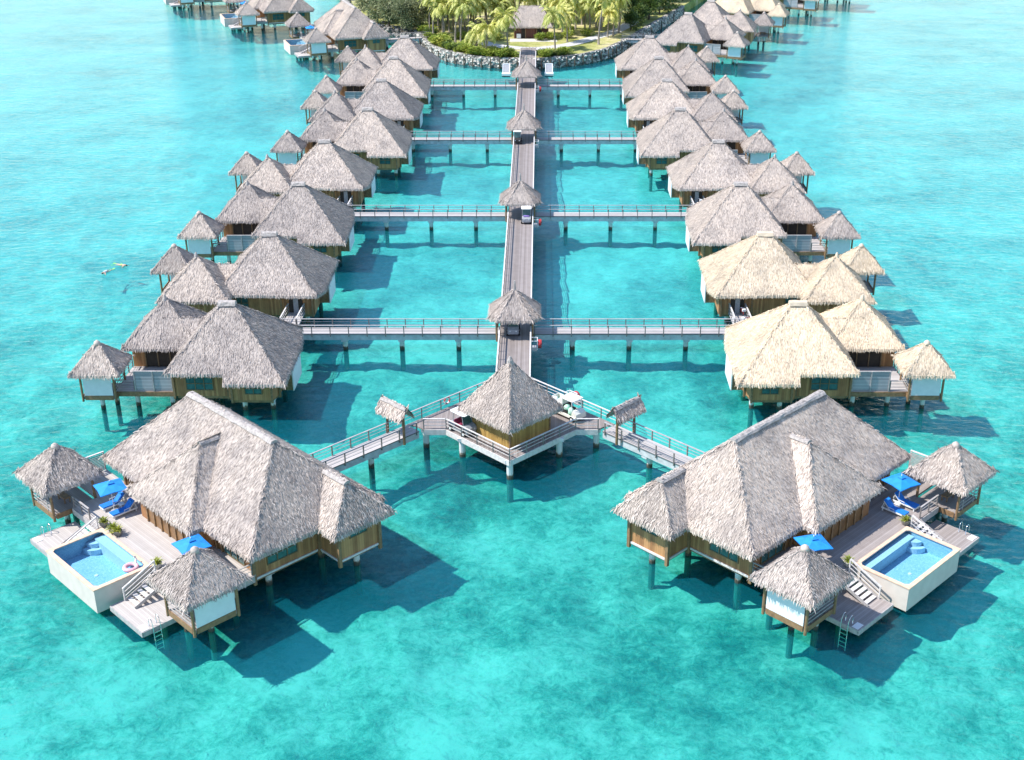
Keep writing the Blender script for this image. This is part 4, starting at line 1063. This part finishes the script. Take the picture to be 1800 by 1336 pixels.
swimmer('person', 'bare-backed swimmer lying face down beside the vested swimmer', (-46.95,142.6,.08), R(-115), None)

# ------------------------------------------------------------------ island
shore = [(-24.75,287),(-21.7,275.5),(-20,270),(-16,263.4),(-11.2,259.4),(-6.6,257.3),(-2,256.3),(1.9,256.3),(6.4,258.3),(10.5,260.6),(15.3,265.8),(17.9,270.6),(22.1,280.7),(28.4,297.9),(37.2,321.3),(52,362),(75,420)]
left = [(-70,430),(-50,352),(-43,322),(-38,303),(-31,293)]
outline = shore + left
def ground_mat():
    m, nt, b = nodes('island_lawn')
    v = coords(nt); n = N(nt, 'ShaderNodeTexNoise', Scale=.16, Detail=7, Roughness=.65); nt.links.new(v, n.inputs['Vector'])
    r = ramp(nt, [(.34, (.13,.17,.035)), (.46, (.30,.31,.075)), (.56, (.46,.42,.17)), (.68, (.62,.52,.33))], n.outputs['Fac'])
    n2 = N(nt, 'ShaderNodeTexNoise', Scale=3, Detail=5); nt.links.new(v, n2.inputs['Vector'])
    c = mix(nt, r.outputs['Color'], ramp(nt, [(.3, (.7,.7,.7)), (.7, (1.2,1.2,1.2))], n2.outputs['Fac']).outputs['Color'], 1.0, 'MULTIPLY')
    nt.links.new(c, b.inputs['Base Color']); b.inputs['Roughness'].default_value = .95; return m
M['ground'] = ground_mat()
def stone_mat():
    m, nt, b = nodes('rubble_stone')
    v = coords(nt, 'Object', (1,1,1.1)); vo = N(nt, 'ShaderNodeTexVoronoi', Scale=2.2); nt.links.new(v, vo.inputs['Vector'])
    sp = N(nt, 'ShaderNodeSeparateColor'); nt.links.new(vo.outputs['Color'], sp.inputs[0])
    r = ramp(nt, [(0, (.10,.095,.09)), (.5, (.30,.28,.25)), (1, (.58,.54,.49))], sp.outputs[0])
    ed = ramp(nt, [(.0, (1,1,1)), (.55, (.9,.9,.9)), (.8, (.25,.25,.25))], vo.outputs['Distance'])
    c = mix(nt, r.outputs['Color'], ed.outputs['Color'], 1.0, 'MULTIPLY')
    nt.links.new(c, b.inputs['Base Color']); b.inputs['Roughness'].default_value = .9; bump(nt, b, vo.outputs['Distance'], .8, .15); return m
M['stone'] = stone_mat()
g0 = MB().prism(outline, -3.2, 1.95); tag(g0.build('island_ground', M['ground']), None, None, None, 'structure')
def smooth_pts(pts, n=6):
    out = []
    for i in range(len(pts)-1):
        p0 = Vector((*pts[max(i-1,0)],0)); p1 = Vector((*pts[i],0)); p2 = Vector((*pts[i+1],0)); p3 = Vector((*pts[min(i+2,len(pts)-1)],0))
        for k in range(n):
            t = k/n
            out.append(.5*((2*p1) + (p2-p0)*t + (2*p0-5*p1+4*p2-p3)*t*t + (3*p1-p0-3*p2+p3)*t**3))
    out.append(Vector((*pts[-1],0))); return out
g = random.Random(5)
wl = thing('sea_wall', 'curved rubble stone sea wall around the tip of the island', 'sea wall', (0,256,0))
sp_ = smooth_pts(shore[:15], 8); mb = MB(); rows = []
for i, p in enumerate(sp_):
    d = (sp_[min(i+1,len(sp_)-1)]-sp_[max(i-1,0)]).normalized(); nrm = Vector((d.y,-d.x,0))
    rows.append([p + nrm*(.75+g.uniform(-.12,.12)) + Vector((0,-256,-2.6)), p + nrm*(.55+g.uniform(-.14,.14)) + Vector((0,-256,.4)), p + nrm*(.38+g.uniform(-.12,.12)) + Vector((0,-256,1.3)), p + nrm*(.22+g.uniform(-.08,.08)) + Vector((0,-256,2.06+g.uniform(-.06,.06))), p - nrm*.5 + Vector((0,-256,2.08+g.uniform(-.05,.05))), p - nrm*.55 + Vector((0,-256,1.7))])
for a, b_ in zip(rows, rows[1:]):
    for j in range(5): mb.face([a[j], a[j+1], b_[j+1], b_[j]])
mb.build('stonework', M['stone'], wl)
def rock(mb, c, r, g):
    n = 7; base = len(mb.v)
    for i, (a, z) in enumerate(((.5,-.6),(1,-.1),(.85,.45),(.3,.8))):
        for k in range(n):
            t = 2*math.pi*k/n; q = r*a*g.uniform(.75,1.2); mb.v.append((c[0]+q*math.cos(t), c[1]+q*math.sin(t), c[2]+r*z*g.uniform(.8,1.1)))
    for i in range(3):
        for k in range(n): mb.f.append((base+i*n+k, base+i*n+(k+1) % n, base+(i+1)*n+(k+1) % n, base+(i+1)*n+k))
    mb.f.append(tuple(base+3*n+k for k in range(n)))
mb = MB()
for i, p in enumerate(sp_[:-1]):
    q = sp_[i+1]; d = (q-p).normalized(); nrm = Vector((d.y,-d.x,0))
    for k in range(max(2, int((q-p).length*5))):
        t = g.random(); z = g.uniform(.1,2.0); c = p.lerp(q,t) + nrm*(.62-.2*z+g.uniform(-.05,.1)); rock(mb, (c.x, c.y-256, z), g.uniform(.16,.34), g)
o = mb.build('facing_stones', plain('pale_coral_stone', (.58,.54,.48), .9, .45, 1.3, bmp=.3), wl); o['kind'] = 'stuff'
for i in range(0, len(sp_)-1, 3):
    p = sp_[i]; d = (sp_[i+1]-p).normalized(); nrm = Vector((d.y,-d.x,0)); c = p+nrm*.85
    MB().tube([(c.x,c.y-256,-2.5),(c.x,c.y-256,1.75+g.uniform(-.2,.3))], .13, 7).build('timber_pile', M['bark'], wl)
# left shore rocks
rk = MB()
for i in range(420):
    a, b_ = random.Random(i).choice(list(zip(left, left[1:]+[shore[0]]))[1:]); t = g.random()
    x = a[0]+(b_[0]-a[0])*t+g.uniform(-1.6,.8); y = a[1]+(b_[1]-a[1])*t-g.uniform(-1.0,2.2); rock(rk, (x, y, g.uniform(.2,1.9)), g.uniform(.35,.85), g)
tag(rk.build('shore_rocks', M['stone']), 'heap of pale rocks along the left shore of the island', 'rocks', None, 'stuff')
# path
pth = smooth_pts([(-14,283),(-9,272.5),(-4,268.3),(1,266.8),(6,269),(10,273),(14,279),(19,287),(24,300)], 6); mb = MB()
for a, b_ in zip(pth, pth[1:]):
    d = (b_-a).normalized(); s = Vector((d.y,-d.x,0))*1.5; mb.face([a-s+Vector((0,0,1.975)), b_-s+Vector((0,0,1.975)), b_+s+Vector((0,0,1.975)), a+s+Vector((0,0,1.975))])
tag(mb.build('path', plain('pale_path', (.56,.54,.54), .9, .12, 1.5)), None, None, None, 'structure')
mb = MB().box(-1.6, 1.6, 258.9, 267.4, 1.9, 2.004); tag(mb.build('path', M['deck']), None, None, None, 'structure')
mb = MB(); mb.prism([(-4,274.2),(6,274.2),(6,277.6),(-4,277.6)], 1.9, 1.99); tag(mb.build('path', plain('hut_apron', (.6,.56,.5), .9, .1, 1.5)), None, None, None, 'structure')
# island hut
ih = thing('reception_hut', 'long thatched hut with red-brown walls among the palms', 'hut', (.5, 281.3, 2.0))
thatch(hip(-4.5, 4.5, -3.9, 3.9, 2.5, 6.2, 2.2), 30, .3, 81).build('roof', M['thatch'], ih)
MB().box(-3.6, 3.6, -3.0, 3.0, .0, 2.9).build('wall', M['redwall'], ih)
for x in (-1.6, 1.7):
    MB().box(x-.5, x+.5, -3.06, -3.004, .05, 2.2).build('door', M['dark'], ih)
MB().box(-3.1,-2.2,-3.5,-3.1,.02,.95).build('counter', M['white'], ih)
for x in (-3.6,-1.2,1.2,3.6): MB().tube([(x,-3.4,0),(x,-3.4,2.9)], .09, 8).build('post', M['wood'], ih)

# ------------------------------------------------------------------ vegetation
def palm_mesh(seed, h, lean):
    g = random.Random(seed); t = MB()
    pts = []; 
    for i in range(7):
        k = i/6; pts.append((lean[0]*k*k, lean[1]*k*k, h*k))
    t.tube(pts, [.26,.19,.16,.15,.14,.13,.16], 8)
    top = Vector(pts[-1]); c = MB()
    nf = 24
    for f in range(nf):
        az = 2*math.pi*f/nf*1.0 + g.uniform(-.2,.2); el = g.choice((1.15,.85,.55,.3,.05))+g.uniform(-.12,.12); ln = g.uniform(3.3,4.5)
        d = Vector((math.cos(az)*math.cos(el), math.sin(az)*math.cos(el), math.sin(el))); p = top.copy(); seg = 9; path = [p.copy()]
        for s in range(seg):
            d = (d + Vector((0,0,-.16-.03*s))).normalized(); p = p + d*ln/seg; path.append(p.copy())
        side = Vector((-math.sin(az), math.cos(az), 0))
        for s in range(seg):
            a, b_ = path[s], path[s+1]; dd = (b_-a).normalized(); up = side.cross(dd).normalized()
            w = .012+.02*(1-s/seg); c.face([a-side*w, a+side*w, b_+side*w, b_-side*w])
            if s < 1: continue
            for q in (0.,.5):
                o = a.lerp(b_, q)
                for sg in (-1,1):
                    ll = (.78*math.sin(math.pi*(.14+.8*(s+q)/seg))+.14)*g.uniform(.8,1.15)
                    dr = (side*sg*.85 + dd*.55 + Vector((0,0,-.30-g.uniform(0,.25)))).normalized(); e = o+dr*ll; wv = dd*.11
                    c.face([o-wv, o+wv, o.lerp(e,.6)+wv*.9, e, o.lerp(e,.6)-wv*.6])
    for k in range(6):
        a = g.uniform(0,6.28); c.lathe([(.02,top.z-.5),(.11,top.z-.4),(.12,top.z-.28),(.03,top.z-.18)], top.x+.2*math.cos(a), top.y+.2*math.sin(a), 6)
    return t.mesh('trunk', M['trunk'], True), c.mesh('crown', M['palm'])
PV = [palm_mesh(i, h, ln) for i, (h, ln) in enumerate(((8.2,(.7,-.3)),(7.0,(-.6,.2)),(5.2,(.3,.1)),(9.3,(1.1,.2)),(3.2,(.1,0)),(6.2,(-.2,-.4))))]
def palm(x, y, v, rz, s, label):
    o = thing('palm_tree', label, 'palm tree', (x, y, 1.95), rz, 'coconut palms on the island'); o.scale = (s,)*3
    put('trunk', PV[v][0], o); put('crown', PV[v][1], o)
def un(u, v, Z=2.0):
    h = 52-Z; t = h/((v-668)*.90527+2250*.42484); return 2.53+t*(u-950.5), t*(-(v-668)*.42484+2250*.90527)
known = [((800.5,76),3,'left of the boardwalk, tallest by the sea wall'),((810,78),0,'close beside the tallest left one, by the sea wall'),((782,68),1,'at the left end of the shore hedge'),((857,54),1,'on the lawn left of the red-brown hut'),((893,94),1,'nearest the boardwalk on its left'),
         ((838,84),4,'short one standing behind the left sea wall'),((855,94),2,'leaning one just left of the boardwalk shrubs'),((880,24),0,'behind the red-brown hut, left end'),((868,34),5,'between the hut and the left palms'),((828,50),5,'in the left palm clump, middle'),
         ((975.5,87),1,'nearest the boardwalk on its right'),((997,73),5,'right of the red-brown hut by the path'),((1028,51),2,'short one on the lawn right of the hut'),((1037,47),5,'beside the short one on the right lawn'),((1052,78),3,'leaning tall one above the right sea wall'),((1068,65),2,'behind the leaning tall one, right'),
         ((1078,63),0,'beside the right path, dark trunk'),((1088,58),1,'at the right end of the path')]
for (px, v, w1) in known:
    x, y = un(*px); palm(x, y, v, rng.uniform(-.5,.5), rng.uniform(.92,1.05), f'coconut palm {w1}')
cells = [(-21.5,283),(-18.5,280.5),(-17.5,286),(-15.0,282),(-14.2,288),(-11.6,284),(-19.2,291.5),(-15.8,294),(-10.8,291),(-12.3,298),(-7.6,294),(-6.9,288.5),(-8,300),(-3.2,299),(-2.5,291.5),(1.5,295),(4.6,290.5),(2.4,302),(7.6,298),(7.2,285.5),(10.2,289),(11.8,295),(13.2,284.5),(14.8,291),(16.6,299),(19.2,293),(11,304),(21.2,303),(17.6,307.5),(6.6,308),(25,309),(-13.5,306),(-17,301),(-3.5,308),(22.5,315),(28.8,318.5),(13.8,314),(-9,313),(1.5,315),(18,322)]
cells += [(-20,287.5),(-13,279.5),(-16.8,289.5),(-10.2,301.5),(-5.5,304),(4.8,296.5),(9.6,300),(12.6,300.5),(15.8,287.5),(17.4,295),(20.5,298),(-1,304.5),(3.5,314),(-6,296.5),(8.9,281.5),(19.8,287),(-12.5,293),(-18.5,296.8),(23.5,304.5),(15,306.5),(-22.5,292),(10.6,310),(6,304),(-20.5,279.5)]
for i, (x, y) in enumerate(cells):
    dep = 'front' if y < 288 else ('middle' if y < 300 else 'back')
    sd = 'left' if x < -3.5 else ('right' if x > 4.5 else 'centre')
    palm(x, y, (0,1,5,3,2,1,0)[i % 7], rng.uniform(0,6.28), rng.uniform(.85,1.1), f'coconut palm in the {dep} {sd} of the island grove')
def blob_tree(seed, h, rx, n, leaf, label, name='ironwood_tree', cat='tree', group='dark feathery trees on the left shore', drop=.25):
    g = random.Random(seed); root = thing(name, label, cat, group=group)
    t = MB(); t.tube([(0,0,-.2),(.1,.1,h*.35),(.2,-.1,h*.7)], [.24,.18,.08], 7); cl = []
    for k in range(9):
        a = g.uniform(0,6.28); z = g.uniform(.3,.95)*h; r = rx*g.uniform(.3,.85)*(1.15-.5*z/h); c = (r*math.cos(a), r*math.sin(a), z); cl.append(c)
        t.tube([(.1,0,z*.55), (c[0]*.6, c[1]*.6, z*.85), c], [.09,.06,.03], 5)
    t.build('trunk', M['bark'], root)
    mb = MB()
    for i in range(n):
        c = g.choice(cl); rr = rx*.48*abs(g.gauss(.75,.3)); th = g.uniform(0,6.28); u = g.uniform(-1,1); q = math.sqrt(1-u*u)
        p = Vector((c[0]+rr*q*math.cos(th), c[1]+rr*q*math.sin(th), c[2]+rr*u*.8)); d = Vector((math.cos(th)*q, math.sin(th)*q, u-drop)).normalized()
        s = d.cross(Vector((g.gauss(0,.5),g.gauss(0,.5),1))).normalized(); k = g.uniform(.3,.75)
        mb.face([p-s*.03, p+d*k*.5-s*k*.17, p+d*k, p+d*k*.5+s*k*.17])
    mb.build('crown', leaf, root)
    return root
bt = tree_of(blob_tree(1, 7.5, 3.4, 3200, M['ironwood'], '')); bt2 = tree_of(blob_tree(2, 6.0, 3.0, 2800, M['ironwood'], ''))
spots = [(-34.5,297.5),(-31.2,291.5),(-28.0,287.5),(-37.5,305),(-31.5,300),(-27.0,294),(-23.6,289.5),(-38,312),(-34,309),(-27.5,302),(-22.5,297),(-39.5,322),(-37,318),(-29.5,311),(-22.6,306)]
for i, (x, y) in enumerate(spots):
    t_ = bt if i % 2 == 0 else bt2
    o = t_[0] if i < 2 else copy_tree(t_)
    place(o, (x, y, 1.9), rng.uniform(0,6.28)); s = rng.uniform(.85,1.15); o.scale = (s,s,s)
    tag(o, 'dark feathery ironwood tree in the wood on the left shore', 'tree', 'dark feathery trees on the left shore')
dt = tree_of(blob_tree(3, 4.6, 2.4, 2400, M['darkleaf'], '', 'broadleaf_tree', 'tree', 'dark trees along the right shore', .1))
spots = [(22.4,288.5),(25,295.5),(27.4,302),(24,301),(30.5,310),(27,309.5),(33.5,318),(30,318.5),(38,330),(34,328),(42,341),(37.5,338)]
for i, (x, y) in enumerate(spots):
    o = dt[0] if i == 0 else copy_tree(dt)
    place(o, (x, y, 1.9), rng.uniform(0,6.28)); s = rng.uniform(.8,1.15); o.scale = (s,s,s); tag(o, 'dense dark tree in the belt along the right shore', 'tree', 'dark trees along the right shore')
def bush_mesh(seed, n, mt):
    g = random.Random(seed); mb = MB()
    for k in range(5):
        c = (g.uniform(-.55,.55), g.uniform(-.45,.45), g.uniform(.35,.8))
        q = leaves(g, n//5, .72, .55, c, .34, .1, .55); n0 = len(mb.v); mb.v += q.v; mb.f += [tuple(i+n0 for i in f) for f in q.f]
    return mb.mesh('shrub', mt)
BM = [bush_mesh(1, 620, M['bush']), bush_mesh(2, 560, M['yleaf']), bush_mesh(3, 620, M['darkleaf'])]
nb = 0
for i, p in enumerate(sp_[:70]):
    if i % 2: continue
    d = (sp_[i+1]-p).normalized(); nrm = Vector((d.y,-d.x,0))
    for dd in (1.5, 3.0):
        if dd > 2 and g.random() < .45: continue
        c = p - nrm*(dd+g.uniform(-.3,.4))
        if abs(c.x) < 2.4: continue
        me = BM[g.choice((0,0,0,1,2) if c.x < 12 else (0,2,2,1))]
        o = put('shrub', me); place(o, (c.x, c.y, 1.95), g.uniform(0,6.28)); s = g.uniform(.75,1.35); o.scale = (s*1.1, s*1.1, s)
        sd = 'left' if c.x < 0 else 'right'
        tag(o, f'leafy shrub in the planting along the {sd} sea wall', 'shrub', 'shrubs along the sea wall'); nb += 1
for x, y in ((2.6,276.3),(5.0,276.9),(-6.5,276),(8.3,279),(-10.2,277.8),(-14.2,277.5),(9.0,283.5),(12.6,281),(-17.6,276.5),(-12.4,270.5)):
    o = put('shrub', BM[0]); place(o, (x, y, 1.95), g.uniform(0,6.28)); o.scale = (1.2,1.2,1.25); tag(o, 'round green shrub on the lawn around the red-brown hut', 'shrub', 'shrubs around the red-brown hut')

# shore footbridges
o = walkway('', 15, npile=2, first=3, pstep=7); place(o, (-20.6, 280.0, 0), R(196)); tag(o, 'footbridge from the left shore to the nearest far pool villa', 'walkway', 'narrow walkways to the villas')
o = walkway('', 9, npile=1, first=4); place(o, (19.5, 277.2, 0), R(-4)); tag(o, 'footbridge from the right shore to the villas beyond', 'walkway', 'narrow walkways to the villas')

# ------------------------------------------------------------------ lagoon
def sheet(name, z, mt):
    mb = MB(); mb.face([(-1500,-300,z),(1500,-300,z),(1500,2600,z),(-1500,2600,z)]); tag(mb.build(name, mt), None, None, None, 'structure')
sheet('water', 0, M['water'])
from mathutils import noise
def axis(a, b, st, ends):
    v = []; x = a
    while x < b: v.append(x); x += st
    lo = []; hi = []; k = st
    x = a
    while x > ends[0]: k *= 1.5; x -= k; lo.append(x)
    k = st; x = b
    while x < ends[1]: hi.append(x); k *= 1.5; x += k
    return lo[::-1] + v + hi + [ends[1]+500]
xs = axis(-72, 72, .8, (-1500, 1500)); ys = axis(46, 270, .8, (-250, 2500)); mb = MB()
for y in ys:
    for x in xs:
        p = Vector((x, y, 0)); z = -2.3
        k = max(0, min(1, (71-abs(x))/14, (268-y)/25))
        if k > 0:
            z += k* (.36*noise.fractal(p*.17, 1.0, 2.0, 4) + .34*noise.noise(p*.55+Vector((7,3,1))) + .16*noise.noise(p*1.1))
        if y > 236 and -40 < x < 60:
            d2 = min((x-q.x)**2 + (y-q.y)**2 for q in sp_)
            z += 1.75*math.exp(-d2/30)
        mb.v.append((x, y, z))
nx = len(xs)
for j in range(len(ys)-1):
    for i in range(nx-1): a = j*nx+i; mb.f.append((a, a+1, a+nx+1, a+nx))
tag(mb.build('seabed', M['seabed'], None, True), None, None, None, 'structure')

# ------------------------------------------------------------------ light, sky, camera
sun_to = Vector((-.78,-.10,1.0)).normalized()
el = math.asin(sun_to.z); azim = math.atan2(sun_to.x, sun_to.y)
sl = bpy.data.lights.new('sun', 'SUN'); sl.energy = 3.9; sl.angle = R(.8); sl.color = (1,.96,.90)
so = bpy.data.objects.new('sun', sl); COL.objects.link(so); so.location = (-60,40,120); so.rotation_euler = (-sun_to).to_track_quat('-Z','Y').to_euler()
w = bpy.data.worlds.new('World'); scene.world = w; w.use_nodes = True; nt = w.node_tree
sky = nt.nodes.new('ShaderNodeTexSky'); sky.sky_type = 'NISHITA'; sky.sun_disc = False; sky.sun_elevation = el; sky.sun_rotation = azim % (2*math.pi)
sky.air_density = 1; sky.dust_density = .1; sky.ozone_density = 2
nt.links.new(sky.outputs[0], nt.nodes['Background'].inputs[0]); nt.nodes['Background'].inputs[1].default_value = .15
cam = bpy.data.cameras.new('camera'); co = bpy.data.objects.new('camera', cam); COL.objects.link(co); scene.camera = co
co.location = (2.53, 0, 52); co.rotation_euler = (math.pi/2 - math.atan2(1056, 2250), 0, 0)
cam.sensor_width = 36; cam.lens = 45; cam.shift_x = -50.5/1800; cam.clip_start = .5; cam.clip_end = 5000
scene.view_settings.view_transform = 'Standard'; scene.view_settings.look = 'None'; scene.view_settings.exposure = .78; scene.view_settings.gamma = 1
scene.cycles.max_bounces = 8; scene.cycles.transparent_max_bounces = 16; scene.cycles.use_denoising = True
scene.cycles.caustics_reflective = False; scene.cycles.caustics_refractive = False
